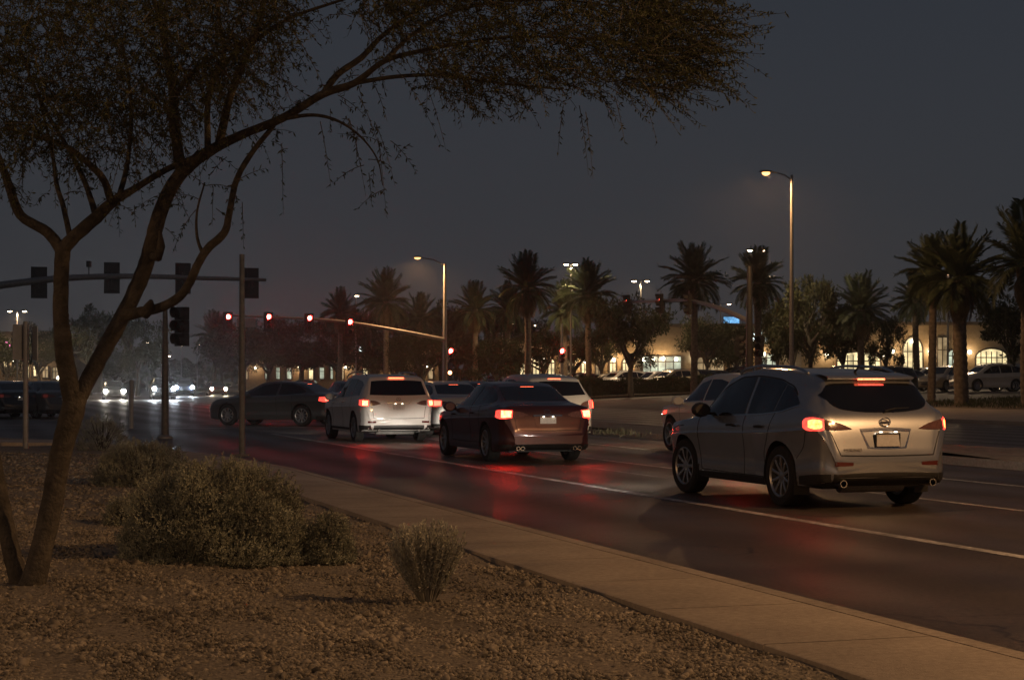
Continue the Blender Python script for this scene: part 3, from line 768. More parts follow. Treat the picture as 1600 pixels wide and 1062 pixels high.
    for sg in (1, -1): car.corner([(.60, .29), (.8, .29), (1.02, .30)], [(.60, .437), (.8, .43), (1.02, .40)], sg, phi=38, nu=14, nv=6, off=0.011, mb=b)
    b.build("lower_bumper", M["plastic"], root, 40)
    w = MB(); w.tube([car.P3((.10, -.02, 1.175)), car.P3((.16, -.2, 1.205)), car.P3((.175, -.42, 1.21))], [0.014, 0.009, 0.006], 6); w.build("rear_wiper", M["plastic"], root, 50)
    u = MB(); u.tube([car.P3((.35, -.62, .31)), car.P3((.5, -.3, .28)), car.P3((.6, .1, .28)), car.P3((.5, .55, .3))], 0.045, 10); u.tube([car.P3((.42, -.42, .29)), car.P3((.42, .42, .29))], 0.095, 12)
    u.build("silencer", M["steel"], root, 50)
    under(car, root); side_mirror(car, root, 2.92, 1.15, 0.90, M["plastic"])
    add_wheels(car, root, *wheel_meshes(0.372, 0.235, 10), turn=0.06)
    an = MB(); an.tube([car.P3((.78, 0, 1.64)), car.P3((.66, 0, 1.72))], [0.018, 0.006], 6); an.build("aerial", M["plastic"], root)
    headlights(root, car, 0.78, 160)
    return root, car

# ---------------------------------------------------------------- generic SUV and saloon
def generic(name, S, pm, step, lit, label, group=None, detail=2, head=None, lampmat=None):
    """S carries outlines; lit: brake lamps on; detail 2 near, 1 middle, 0 far"""
    car = Car(S, step); L = S["L"]
    root = empty(name, (0, 0, 0), 0, label, S["cat"], group)
    car.body("body", [pm, M["plastic"]], root)
    G_ = S["glass"]
    nu = 14 if detail else 6
    def zt(x): return float(np.interp(x, *zip(*G_["top"])))
    def zb(x): return float(np.interp(x, *zip(*G_["bot"])))
    for sg in (1, -1):
        for nm, a, b in G_["panes"]:
            xs = np.linspace(a, b, 8)
            car.side([(x, zb(x)) for x in xs], [(x, zt(x)) for x in xs], sg, nu=nu, nv=6 if detail else 4).build(nm, M["glass"], root, 40)
        if detail:
            a, b = G_["panes"][0][1], G_["panes"][-1][2]; xs = np.linspace(a, b, 14)
            car.side([(x, zb(x) - 0.018) for x in xs], [(x, zb(x) - 0.003) for x in xs], sg, nu=30, nv=2, off=0.006).build("belt_trim", M["chrome"], root, 40)
            d = MB()
            for x in S["doors"]: car.seam_side([(x, 0.36), (x + 0.02, 0.65), (x + 0.02, zb(x) - 0.02)], sg, mb=d)
            car.seam_side([(S["doors"][0], 0.35), (L / 2, 0.34), (S["doors"][-1], 0.35)], sg, vertical=False, mb=d)
            d.build("door_seam", M["seam"], root)
            for x in S["doors"][1:]:
                yb = float(car.f["hw"](x)); hx = MB()
                hx.tube([car.P3((x - .22, sg * yb * .985, zb(x) - .13)), car.P3((x - .19, sg * (yb + .025), zb(x) - .125)), car.P3((x - .08, sg * (yb + .027), zb(x) - .13)), car.P3((x - .05, sg * yb * .985, zb(x) - .135))], 0.014, 6); hx.build("door_handle", pm, root, 50)
            if "sill" in S:
                a, b = S["axles"][0] + S["arch"] + .02, S["axles"][1] - S["arch"] - .02
                car.side([(a, .24), (b, .24)], [(a, S["sill"]), (b, S["sill"])], sg, nu=16, nv=3, off=0.01).build("sill", M["plastic"], root, 40)
        if S.get("rails"):
            x0, x1, yy = S["rails"]; rl = MB()
            rl.tube([car.P3((x0 + (x1 - x0) * t, sg * yy, float(car.f["top"](x0 + (x1 - x0) * t)) - 0.02 + 0.06 * min(1, min(t, 1 - t) / .1) ** .6)) for t in np.linspace(0, 1, 12)], 0.016, 6); rl.build("roof_rail", M["chrome"], root, 50)
        lm = S["lamp"]
        t = car.corner(lm["lo"], lm["hi"], sg, nu=10 if detail else 5, nv=6 if detail else 3, off=0.012).build("tail_lamp", (M["tail_red"] if lit else M["tail_off"]), root, 40)
        if lit and "core" in lm: car.corner(lm["core"][0], lm["core"][1], sg, nu=8, nv=5, off=0.016).build("lamp_core", lampmat or M["tail_core"], t, 40)
        if "inner" in lm and detail: car.rear([(sg * y, z) for y, z in lm["inner"][0]], [(sg * y, z) for y, z in lm["inner"][1]], nu=10, nv=5, off=0.010).build("reverse_lamp", M["tail_clear"], root, 40)
        if "refl" in S and detail:
            y0, y1, z0, z1 = S["refl"]; car.rear([(sg * y0, z0), (sg * y1, z0)], [(sg * y0, z1), (sg * y1, z1)], nu=6, nv=3, off=0.008).build("reflector", M["tail_off"], root, 40)
        h0, h1, z0, z1 = S["headlamp"]
        car.fcorner([(h0, z0), (h1, z0 + .03)], [(h0, z1), (h1, z1 + .02)], sg, phi=35, nu=8, nv=4).build("headlamp", head or M["head_off"], root, 40)
    rw_ = S["rearglass"]
    car.rear(rw_[0], rw_[1], nu=22 if detail else 8, nv=8 if detail else 4, off=0.004).build("rear_window", M["glass"], root, 40)
    ws = S["windscreen"]
    car.front([(ws[0], ws[2]), (0, ws[2] - .03), (-ws[0], ws[2])], [(ws[1], ws[3] - .02), (0, ws[3]), (-ws[1], ws[3] - .02)], nu=16 if detail else 8, nv=6 if detail else 4).build("windscreen", M["glass"], root, 40)
    if "brakebar" in S and lit:
        x, z, w_ = S["brakebar"]; t = MB(); t.box(car.P3((x, 0, z)), (0.02, w_, 0.024)); t.build("high_brake_lamp", M["brake_bar"], root)
    # grille
    car.front([(.5, .42), (0, .40), (-.5, .42)], [(.55, .62), (0, .64), (-.55, .62)], nu=10, nv=4, off=0.006).build("grille", M["plastic"], root, 40)
    if detail:
        zc = S["plate_z"]; sp = S.get("plate_w", .30)
        h, nrm, _, _ = car.bvh.ray_cast(Vector((-3, 0, zc)), Vector((1, 0, 0)))
        car.rear([(sp, zc - .11), (0, zc - .115), (-sp, zc - .11)], [(sp + .06, zc + .09), (0, zc + .10), (-sp - .06, zc + .09)], nu=12, nv=5, off=0.004).build("plate_recess", pm, root, 40)
        pl = MB(); pl.box(car.P3((h.x - .008, 0, zc)), (.012, .305, .152)); pl.build("licence_plate", M["plate"], root)
        car.rear([(sp + .05, zc + .085), (0, zc + .095), (-sp - .05, zc + .085)], [(sp + .06, zc + .115), (0, zc + .125), (-sp - .06, zc + .115)], nu=12, nv=3, off=0.018).build("plate_garnish", M["chrome"], root, 40)
        for sg in (1, -1):
            b = MB(); b.box(car.P3((h.x - .022, sg * .09, zc + .088)), (.018, .03, .01)); b.build("plate_lamp", M["plate_lit"], root)
        h, nrm, _, _ = car.bvh.ray_cast(Vector((-3, 0, S["emblem_z"])), Vector((1, 0, 0)))
        arc_emblem("emblem", root, car.P3((h.x - .01, 0, S["emblem_z"])), 0.038, M["chrome"], 1.5, "road")
        d = MB(); zs = S["gate_z"]; yg = S["gate_y"]
        car.seam_rear([(yg, zs), (0, zs - .01), (-yg, zs)], 0.012, mb=d)
        for sg in (1, -1): car.seam_rear([(sg * yg, zs), (sg * (yg + .02), zs + .15), (sg * (yg + .05), zs + .3)], 0.009, True, mb=d)
        d.build("tailgate_seam", M["seam"], root)
        for y0, n_ in S["exhaust"]:
            for sg in (1, -1):
                ex = MB()
                for k in range(n_): ex.lathe([(0.036, -0.02), (0.038, .2), (0.03, .2), (0.028, .02), (0, .02)], car.P3((.18, sg * (y0 + k * .085), S["exz"])), (-1, 0, 0), n=14)
                ex.build("exhaust_tip", M["chrome"], root, 40)
        if "lower" in S:
            z0, z1 = S["lower"]; b = MB()
            car.rear([(.66, z0), (0, z0), (-.66, z0)], [(.66, z1), (0, z1 + .01), (-.66, z1)], nu=16, nv=4, off=.01, mb=b)
            for sg in (1, -1): car.corner([(.58, z0), (1.0, z0)], [(.58, z1), (1.0, z1)], sg, phi=38, nu=10, nv=4, off=.011, mb=b)
            b.build("lower_bumper", M["plastic"], root, 40)
        u = MB(); u.tube([car.P3((.45, -.5, .28)), car.P3((.45, .5, .28))], .09, 10); u.build("silencer", M["steel"], root, 50)
    under(car, root)
    if detail: side_mirror(car, root, S["mirror"][0], S["mirror"][1], S["mirror"][2], pm)
    add_wheels(car, root, *wheel_meshes(S["R"], .225, S.get("spokes", 8), 32 if detail else 16))
    return root, car

SUV = dict(cat="car", L=4.99, R=.375, arch=.43, track=1.66, clear=.2, axles=(1.05, 3.95), sig=.028, sub=3, rails=(.7, 2.9, .66), sill=.36, spokes=10,
 top=[(0, .55), (.012, .80), (.03, 1.0), (.06, 1.16), (.10, 1.22), (.29, 1.58), (.34, 1.67), (.6, 1.71), (1.4, 1.745), (2.2, 1.745), (2.85, 1.68), (3.55, 1.25), (3.72, 1.17), (4.45, 1.04), (4.78, .90), (4.91, .72), (4.99, .55)],
 bot=[(0, .40), (.1, .30), (.5, .25), (4.4, .25), (4.85, .28), (4.99, .4)],
 belt=[(0, 1.12), (.4, 1.14), (2.0, 1.10), (3.5, 1.06), (4.99, .95)],
 hw=[(0, .74), (.05, .85), (.12, .91), (.3, .955), (.8, .975), (2.5, .965), (4.0, .97), (4.5, .92), (4.8, .80), (4.93, .65), (4.99, .5)],
 rw=[(0, .66), (.1, .82), (.3, .74), (.6, .71), (2.2, .70), (2.9, .66), (3.6, .74), (4.4, .72), (4.99, .35)],
 glass=dict(top=[(.5, 1.45), (.8, 1.55), (1.5, 1.62), (2.3, 1.62), (2.75, 1.54), (3.45, 1.16)], bot=[(.5, 1.21), (1.5, 1.17), (3.45, 1.115)], panes=[("quarter_window", .55, 1.25), ("door_window", 1.30, 2.15), ("door_window", 2.22, 3.42)]),
 doors=(1.28, 2.2, 3.35), lamp=dict(lo=[(.70, .93), (.85, .93), (1.0, .95)], hi=[(.70, 1.075), (.85, 1.085), (.99, 1.08)], core=([(.72, .945), (.86, .945)], [(.72, 1.06), (.86, 1.065)]), inner=([(.47, .985), (.60, .95), (.735, .935)], [(.47, .995), (.60, 1.055), (.735, 1.07)])),
 refl=(.60, .80, .50, .55), headlamp=(.6, .85, .80, .92), rearglass=([(.74, 1.21), (.4, 1.20), (0, 1.195), (-.4, 1.20), (-.74, 1.21)], [(.66, 1.555), (.35, 1.575), (0, 1.58), (-.35, 1.575), (-.66, 1.555)]),
 windscreen=(.74, .62, 1.23, 1.65), brakebar=(.30, 1.64, .40), plate_z=.90, plate_w=.25, emblem_z=1.10, gate_z=.62, gate_y=.66, exhaust=((.52, 1),), exz=.31, lower=(.28, .44), mirror=(3.1, 1.14, .93))
SEDAN = dict(cat="car", L=4.94, R=.345, arch=.395, track=1.57, clear=.15, axles=(1.07, 3.97), sig=.032, sub=3, spokes=10,
 top=[(0, .50), (.015, .64), (.05, .78), (.085, .92), (.12, 1.0), (.17, 1.045), (.55, 1.085), (.72, 1.12), (1.3, 1.385), (1.6, 1.455), (2.3, 1.485), (2.75, 1.44), (3.55, 1.08), (3.72, 1.02), (4.4, .90), (4.75, .76), (4.88, .62), (4.94, .48)],
 bot=[(0, .36), (.1, .26), (.5, .2), (4.5, .19), (4.8, .22), (4.94, .34)],
 belt=[(0, .98), (.5, 1.02), (1.5, .99), (3.5, .93), (4.94, .8)],
 hw=[(0, .64), (.05, .75), (.13, .83), (.3, .885), (.8, .92), (2.5, .915), (4.0, .915), (4.4, .87), (4.7, .76), (4.87, .60), (4.94, .45)],
 rw=[(0, .55), (.1, .74), (.6, .72), (1.0, .64), (1.4, .585), (2.2, .60), (2.8, .58), (3.6, .68), (4.4, .66), (4.94, .3)],
 glass=dict(top=[(.98, 1.12), (1.25, 1.29), (1.6, 1.375), (2.2, 1.395), (2.65, 1.34), (3.42, 1.0)], bot=[(.98, 1.08), (1.6, 1.03), (3.42, .97)], panes=[("door_window", 1.02, 1.98), ("door_window", 2.06, 3.40)]),
 doors=(1.42, 2.02, 3.3), lamp=dict(lo=[(.62, .82), (.8, .80), (.97, .83)], hi=[(.62, .955), (.8, .965), (.95, .95)], core=([(.64, .835), (.82, .825)], [(.64, .94), (.82, .95)]), inner=([(.38, .865), (.5, .83), (.655, .82)], [(.38, .875), (.5, .925), (.655, .94)])),
 headlamp=(.55, .8, .64, .76), rearglass=([(.60, 1.13), (0, 1.12), (-.60, 1.13)], [(.53, 1.375), (0, 1.395), (-.53, 1.375)]),
 windscreen=(.70, .52, 1.06, 1.41), brakebar=(1.30, 1.37, .26), plate_z=.755, plate_w=.22, emblem_z=.93, gate_z=.60, gate_y=.6, exhaust=((.50, 2),), exz=.27, lower=(.24, .34), mirror=(3.02, .99, .86))
CROSS = dict(SUV); CROSS.update(L=4.55, axles=(.95, 3.6), arch=.41, R=.355, track=1.58, rails=None, sill=.33, spokes=5,
 top=[(0, .55), (.012, .78), (.035, .98), (.07, 1.12), (.12, 1.18), (.38, 1.50), (.44, 1.56), (.7, 1.61), (1.4, 1.655), (2.0, 1.65), (2.55, 1.58), (3.25, 1.17), (3.4, 1.09), (4.05, .98), (4.35, .86), (4.48, .70), (4.55, .52)],
 bot=[(0, .40), (.1, .28), (.5, .23), (4.0, .22), (4.4, .26), (4.55, .38)],
 belt=[(0, 1.06), (.4, 1.10), (2.0, 1.04), (3.2, 1.0), (4.55, .88)],
 hw=[(0, .66), (.05, .78), (.12, .84), (.3, .885), (.8, .905), (2.5, .90), (3.7, .90), (4.1, .85), (4.37, .73), (4.5, .58), (4.55, .42)],
 rw=[(0, .6), (.12, .74), (.4, .64), (.7, .62), (2.0, .62), (2.6, .59), (3.3, .67), (4.0, .65), (4.55, .3)],
 glass=dict(top=[(.6, 1.28), (.9, 1.43), (1.5, 1.52), (2.0, 1.52), (2.5, 1.43), (3.15, 1.07)], bot=[(.6, 1.19), (1.4, 1.11), (3.15, 1.05)], panes=[("quarter_window", .66, 1.1), ("door_window", 1.14, 1.92), ("door_window", 1.99, 3.12)]),
 doors=(1.2, 1.96, 3.05), headlamp=(.5, .78, .70, .82), rearglass=([(.66, 1.17), (0, 1.14), (-.66, 1.17)], [(.58, 1.46), (0, 1.48), (-.58, 1.46)]),
 lamp=dict(lo=[(.66, .86), (.8, .86), (.96, .88)], hi=[(.66, 1.03), (.8, 1.05), (.95, 1.02)], core=([(.80, .88), (.93, .89)], [(.80, 1.02), (.93, 1.01)]), inner=([(.50, .90), (.58, .87), (.70, .86)], [(.50, .92), (.58, .99), (.70, 1.03)])),
 windscreen=(.68, .55, 1.15, 1.55), brakebar=(.42, 1.53, .3), plate_z=.80, emblem_z=1.04, mirror=(2.85, 1.07, .86), refl=(.55, .72, .46, .51))

def place(root, p, q, yaw=0.0, z=0.0):
    w = R(p, q, z); root.location = w; root.rotation_euler = (0, 0, ROADROT + yaw)
silver, car_a = build_silver(); place(silver, 18.35 + 4.79 / 2, 10.32, 0.02); silver.scale = (.975, .975, .975)
sedan, car_b = generic("saloon_car", SEDAN, P["maroon"], 0.06, True, "dark maroon saloon with twin exhaust tips and glowing brake lamps", detail=2)
place(sedan, 30.75 + 4.94 / 2, 10.42); headlights(sedan, car_b, .68, 1100)
wsuv, car_c = generic("suv_car", SUV, P["white"], 0.06, True, "white SUV with roof rails, bumper lit by the saloon behind it", detail=2)
place(wsuv, 41.9 + 4.99 / 2, 10.38, 0.02); headlights(wsuv, car_c, .8, 500); wsuv.scale = (.95, .95, .95)
pearl, car_d = generic("crossover_car", CROSS, P["pearl"], 0.07, True, "white crossover mostly hidden behind the dark maroon saloon", detail=1)
place(pearl, 38.9 + 2.27, 13.45); headlights(pearl, car_d, .7, 600)
beige, car_e = generic("crossover_car", CROSS, P["beige"], 0.07, True, "beige crossover showing its nose past the silver crossover's mirror", detail=1, head=M["head_warm"])
place(beige, 33.2 + 1.2, 15.75, 0.02); headlights(beige, car_e, .7, 350)
turn, car_f = generic("saloon_car", SEDAN, P["grey"], 0.07, True, "silver grey saloon turning left across the junction beside the white SUV", detail=1, lampmat=M["tail_dim"])
a = G(437, 664); turn.location = (a.x, a.y, 0); turn.rotation_euler = (0, 0, ROADROT + math.radians(47))
# others further on, copies of the three bodies with other paint
def again(src, label, loc, rz, pm=None, group=None):
    m = {}
    if pm: m = {x.name: pm for x in P.values()}
    c = copy_tree(src, None, m); c.location = loc; c.rotation_euler = (0, 0, rz); c["label"] = label
    for k in ("group",):
        if k in c: del c[k]
    if group: c["group"] = group
    for ch in list(c.children):
        if ch.type == 'LIGHT': bpy.data.objects.remove(ch)
    return c
def nolight(o): return o
again(turn, "grey saloon seen between the white SUV and the maroon saloon, nearer the white SUV", R(55, 13.6), ROADROT, P["grey"])
again(turn, "pale saloon seen between the white SUV and the maroon saloon, nearer the maroon saloon", R(48.6, 13.3), ROADROT, P["pearl"])
again(turn, "dark saloon with its brake lamps lit, beyond the crosswalk right of the white SUV", R(64, 14.0), ROADROT, P["navy"])
again(turn, "black saloon behind the roof of the white crossover", R(58, 16.9), ROADROT, P["black"])
# queue at the left end of the median
for (u, v, pm, lb, yw) in ((10, 652, P["black"], "dark saloon by the concrete path, left of the post with two sign panels", 12), (70, 652, P["grey"], "grey saloon behind the forked tree trunk, right of the post with two sign panels", 16), (30, 640, P["tan"], "tan saloon farther off between the dark saloon and the grey saloon", 14)):
    c = again(turn, lb, G(u, v), ROADROT + math.radians(yw), pm)
    for ch in list(c.children):                   # running lamps only, no brakes
        if ch.name.startswith("high_brake"): bpy.data.objects.remove(ch)
        elif ch.name.startswith("tail_lamp"):
            for sb_ in [ch] + list(ch.children):
                sb_.material_slots[0].link = 'OBJECT'; sb_.material_slots[0].material = M["tail_off"] if sb_ is ch else M["tail_run"]

# far vehicles without small detail, oncoming and parked
far_sedan, cfs = generic("saloon_car", SEDAN, P["grey"], 0.2, False, "grey saloon coming towards the junction with its headlamps on", detail=0, head=M["head_lit"])
far_suv, cfv = generic("suv_car", SUV, P["black"], 0.2, False, "black SUV coming towards the junction with bluish headlamps", detail=0, head=M["head_blue"])
far_cross, cfc = generic("crossover_car", CROSS, P["white"], 0.2, False, "white crossover parked beyond the hedge", detail=0)
def face_cam(u, v, yaw=0.0, z=0.0):
    g_ = G(u, v, z); return g_, math.atan2(-g_.y, -g_.x) + yaw
HB = {}
def big_headlamps(root, car, z, y, m):
    """round headlamp bowls, as they read at that distance"""
    for ch in list(root.children):
        if ch.name.startswith("headlamp"): bpy.data.objects.remove(ch)
    for sg in (1, -1):
        b = MB(); b.lathe([(0, .03), (.09, .02), (.13, 0.0), (.14, -.06), (0, -.06)], car.P3((car.L - 0.06, sg * y, z)), (1, 0, -0.02), n=14)
        b.build("headlamp", m, root, 40)
big_headlamps(far_suv, cfv, .86, .74, M["head_blue"]); big_headlamps(far_sedan, cfs, .66, .68, M["head_lit"])
l, r = face_cam(254, 624, 0.05); far_suv.location, far_suv.rotation_euler = l, (0, 0, r); headlights(far_suv, cfv, .86, 300, .74, 40, (.85, .92, 1))
l, r = face_cam(178, 624, 0.02); far_sedan.location, far_sedan.rotation_euler = l, (0, 0, r); headlights(far_sedan, cfs, .66, 300, .68, 40)
c = again(far_suv, "dark SUV following the oncoming cars, one headlamp showing", *face_cam(288, 619), P["navy"])
c = again(far_sedan, "dark red saloon with warm headlamps, last of the oncoming cars", *face_cam(338, 617.5, 0.1), P["maroon"])
for ch in c.children:
    if ch.name.startswith("headlamp"): ch.material_slots[0].link = 'OBJECT'; ch.material_slots[0].material = M["head_warm"]
# parked rows
def no_lamps(o):
    for ch in o.children:
        if ch.name.startswith("headlamp"):
            ch.material_slots[0].link = 'OBJECT'; ch.material_slots[0].material = M["head_off"]
    return o
def lot_at(u, Y):
    x = (u - 800) / FPX * Y; p, q = PQ(x, Y); return Vector((x, Y, hq(q) + (0.13 if p > 123 else 0)))
far_cross.location = lot_at(1021, 140); far_cross.rotation_euler = (0, 0, -2.5)
far_cross["label"] = "white crossover parked beyond the hedge, left of the palm by the blue sign"
for u, Y, src, pm, rz, lb in (
 (868, 150, far_sedan, "tan", -2.4, "tan saloon parked beyond the hedge under the lit arcade"), (900, 152, far_cross, "grey", -2.4, "grey crossover parked beyond the hedge under the lit arcade"),
 (938, 150, far_sedan, "beige", -2.45, "beige saloon parked left of the dark leafy tree trunk"), (968, 146, far_suv, "pearl", -2.5, "pale SUV parked behind the dark leafy tree trunk"),
 (1050, 139, far_suv, "tan", -2.5, "tan SUV parked beyond the hedge before the bright shopfront"), (1082, 142, far_cross, "black", -2.5, "black crossover parked behind the tall palm before the arched shop door"),
 (1112, 150, far_sedan, "grey", -2.5, "grey saloon parked before the arched shop door"), (1150, 152, far_suv, "black", -2.5, "black SUV parked behind the signal pole on the near corner"),
 (1185, 150, far_cross, "navy", -2.5, "navy crossover parked behind the uplit palm"), (1376, 118, far_suv, "black", -2.65, "black SUV parked before the lit arched window"),
 (1408, 125, far_sedan, "grey", -2.7, "grey saloon parked before the tall arched entrance"), (1475, 116, far_cross, "tan", -2.3, "tan crossover parked between the two near palms"),
 (1543, 112, far_suv, "beige", -2.75, "beige SUV parked before the wide lit window, right of the near palm"), (1595, 113, far_suv, "black", -2.75, "black SUV parked at the end of the row, right of the beige SUV"),
 (1440, 130, far_cross, "white", -2.6, "white crossover parked before the tall arched entrance")):
    no_lamps(again(src, lb, lot_at(u, Y), rz, P[pm], "cars parked before the shops"))
far_cross["group"] = "cars parked before the shops"
for i, (u, v, pm) in enumerate(((540, 611, "white"), (470, 612, "grey"), (610, 611, "tan"), (640, 613, "black"), (760, 610, "white"))):
    no_lamps(again(far_cross, "small far car crossing beyond the junction in front of the dark trees", G(u, v), random.uniform(2.6, 3.4), P[pm], "far cars crossing beyond the junction"))

# ================================================================== SIGNALS, LAMPS, SIGNS
def signal_head(loc, rz, label, lit=None, plate=True, group=None, name="traffic_light", sc=1.0):
    """three-section head; lenses look along local -y"""
    root = empty(name, loc, rz, label, "traffic light", group, sc)
    if plate:
        b = MB(); b.box((0, 0.0, 0), (0.68, 0.012, 1.36)); b.build("backplate", M["sig_black"], root)
    h = MB()
    for k in (-1, 0, 1): h.box((0, 0.02, k * 0.345), (0.335, 0.20, 0.335))
    h.box((0, 0.10, 0), (0.09, 0.06, 1.0)); h.build("housing", M["sig_black"], root)
    br = MB(); br.box((0, 0.16, 0.0), (0.08, 0.12, 0.5)); br.build("bracket", M["dark_metal"], root)
    for k, nm in ((1, "red"), (0, "amber"), (-1, "green")):
        l = MB(); z = k * 0.345
        l.lathe([(0, 0.022), (0.08, 0.018), (0.145, 0.0), (0.15, -0.01), (0, -0.01)], (0, -0.085, z), (0, -1, 0), n=20)
        l.build("lens", M["red_lit"] if (lit == nm == "red") else M["red_side"] if (lit == "red_side" and nm == "red") else M["amber_lit"] if (lit == nm == "amber") else M["sig_unlit"], root, 40)
        v = MB(); rows = []
        for y, dl in ((-0.08, 0.0), (-0.32, 0.0)):
            rows.append([(0.165 * math.cos(t), y + (0.10 if y < -0.2 else 0) * (1 - math.sin(t)) * 0.5, z + 0.165 * math.sin(t)) for t in np.linspace(-0.7, PI + 0.7, 15)])
        v.grid(rows); rows2 = [[(x * 1.03, y, z + (zz - z) * 1.03) for x, y, zz in r] for r in rows]; v.grid(rows2); v.grid([rows[1], rows2[1]])
        v.build("visor", M["sig_black"], root, 40)
    return root
def lamp_light(name, parent, loc, power, col=SODIUM, size=0.18, spot=174, aim=(0, 0, -1)):
    ld = bpy.data.lights.new(name, 'SPOT'); ld.energy = power; ld.color = col; ld.shadow_soft_size = size
    ld.spot_size = math.radians(spot); ld.spot_blend = 0.2
    o = bpy.data.objects.new(name, ld); COL.objects.link(o); o.location = loc; o.parent = parent
    o.rotation_euler = Vector(aim).to_track_quat('-Z', 'Y').to_euler()
    return o
def street_lamp(base, height, reach, rz, label, power, group="street lamps along the road", pole_m=None):
    """tapered pole, upswept arm along local +x, cobra-head lantern"""
    root = empty("street_lamp", base, rz, label, "street lamp", group)
    p = MB(); p.tube([(0, 0, -0.1), (0, 0, height * 0.5), (0, 0, height)], [0.115, 0.09, 0.062], 12); p.build("pole", pole_m or M["steel"], root, 50)
    b = MB(); b.lathe([(0.0, 0), (0.24, 0), (0.24, 0.04), (0.16, 0.08), (0.12, 0.3), (0, 0.3)], (0, 0, 0), (0, 0, 1), n=14); b.build("base_collar", M["steel"], root, 40)
    a = MB(); a.tube([(0, 0, height - 0.25), (reach * .35, 0, height - 0.02), (reach * .75, 0, height + 0.07), (reach, 0, height + 0.08)], [0.035, 0.032, 0.03, 0.03], 8); a.build("arm", M["steel"], root, 50)
    h = MB(); rows = []
    for x, hy, zt, zb in ((-0.05, .05, .04, -.03), (.1, .11, .075, -.03), (.35, .16, .085, -.035), (.58, .14, .06, -.03), (.68, .06, .01, -.02)):
        rows.append([(reach + x, hy * math.cos(t), height + .09 + (zt if math.sin(t) > 0 else -zb) * math.sin(t)) for t in np.linspace(0, 2 * PI, 13)])
    h.grid(rows); lum = h.build("lantern", M["dark_metal"], root, 50)
    l = MB(); l.lathe([(0.19, 0.0), (0.175, 0.07), (0.10, 0.13), (0, 0.15)], (reach + .33, 0, height + .058), (0, 0, -1), n=16); l.build("lens", M["lamp_lens"], lum, 50)
    if power: lamp_light("lamp_light", root, (reach + .33, 0, height - 0.18), power)
    return root

NDIR = math.atan2(SA, CA)                      # heading of the road's right-hand normal
# street lamp on the far right kerb
Yp = 83.0; bx = (1237 - 800) / FPX * Yp
street_lamp((bx, Yp, 0.1), 1.5 + (594 - 277) / FPX * Yp - 0.0, 1.05, PI + NDIR + 0.1, "tall street lamp standing alone on the far kerb behind the silver crossover", 2000)
# lamps out of view: the main one on the dirt island, then two added fills
w = R(4.0, 18.4, 0.15); street_lamp(w, 9.6, 1.4, PI + NDIR, "street lamp on the dirt island, next to the foreground gravel", 6600)
w = R(-12, -7, 0.0); street_lamp(w, 9.6, 1.4, NDIR, "street lamp on the median behind the photographer", 1900)  # added to brighten the shrubs and the crossover's flank from behind the camera
w = R(9, -24, 0.0); street_lamp(w, 9.6, 1.4, NDIR, "street lamp on the left kerb behind the median", 3000)  # added as a weak fill for the silver crossover's left side

def mast(base, height, arm, label, name="signal_pole", r0=0.16, lum=None, arm_r=(0.13, 0.06), pole_m=None):
    """arm: list of world points from the pole outwards"""
    root = empty(name, base, 0, label, "signal pole")
    p = MB(); p.tube([(0, 0, -0.1), (0, 0, height * .6), (0, 0, height)], [r0, r0 * .8, r0 * .6], 14); p.build("pole", pole_m or M["steel"], root, 50)
    c = MB(); c.lathe([(0, 0), (r0 * 2, 0), (r0 * 2, .05), (r0 * 1.3, .1), (0, .1)], (0, 0, 0), (0, 0, 1), n=12); c.build("base_plate", M["steel"], root, 40)
    if arm:
        pts = catmull([tuple(Vector(a) - Vector(base)) for a in arm], 6)
        rr = np.linspace(arm_r[0], arm_r[1], len(pts)); a = MB(); a.tube([tuple(q) for q in pts], list(rr), 12); a.build("mast_arm", M["steel"], root, 50)
    return root
# near mast arm, seen from behind, over the oncoming lanes; its pole stands left of the view
tip = AT(405, 437, 80.0)
def near_arm(s, v=None):                        # s metres back from the tip towards the pole
    x, y = tip.x - CA * s, tip.y - SA * s
    z = tip.z + float(np.interp(s, [0, 5.5, 8.5, 11.1, 15.5], [0, 0.06, -0.08, -0.42, -1.1]))
    return Vector((x, y, z))
base = near_arm(15.5); base.z = 0
mast(base, 6.2, [near_arm(s) for s in (15.4, 11.1, 8.5, 5.5, 2.5, -0.3)], "signal pole with a long curved arm crossing behind the forked tree", arm_r=(0.185, 0.075))
def s_at(u):
    for s in np.arange(-1, 14, 0.02):
        w = near_arm(s)
        if 800 + w.x / w.y * FPX < u: return float(s)
    return 0
RZ_AWAY = ROADROT + PI / 2                      # lenses look up the road, away from the photographer
for u, lb, dz in ((60, "signal head seen from behind on the curved arm, left of the forked trunk", -0.05), (174, "signal head seen from behind on the arm, between the two tree trunks", -0.03), (285, "signal head seen from behind on the arm, behind the slanting tree limb", -0.02), (392, "signal head seen from behind at the free end of the arm", -0.15)):
    w = near_arm(s_at(u)); signal_head(w + Vector((SA * -0.05, CA * 0.25, dz)), RZ_AWAY, lb, None, True, "signal heads seen from behind", sc=1.0)
w = near_arm(s_at(139)); dc = MB(); dc.tube([(0, 0, 0), (0, 0, 0.45)], 0.025, 6); dc.box((0, 0, 0.58), (0.16, 0.3, 0.26))
o = dc.build("detector_camera", M["sig_black"]); o.location = w; tag(o, "small detector camera on a stalk above the curved signal arm", "camera")
# short pole with a side-mounted head
b = G(258, 685); rt = mast(b, 3.45, None, "short signal pole with one head beside the shrubs on the median nose", r0=0.10, pole_m=M["post_steel"])
signal_head(b + Vector((0.42, 0.0, 2.88)), ROADROT + PI + 0.75, "dark signal head on the short pole behind the slanting tree limb", None, False, sc=0.98)
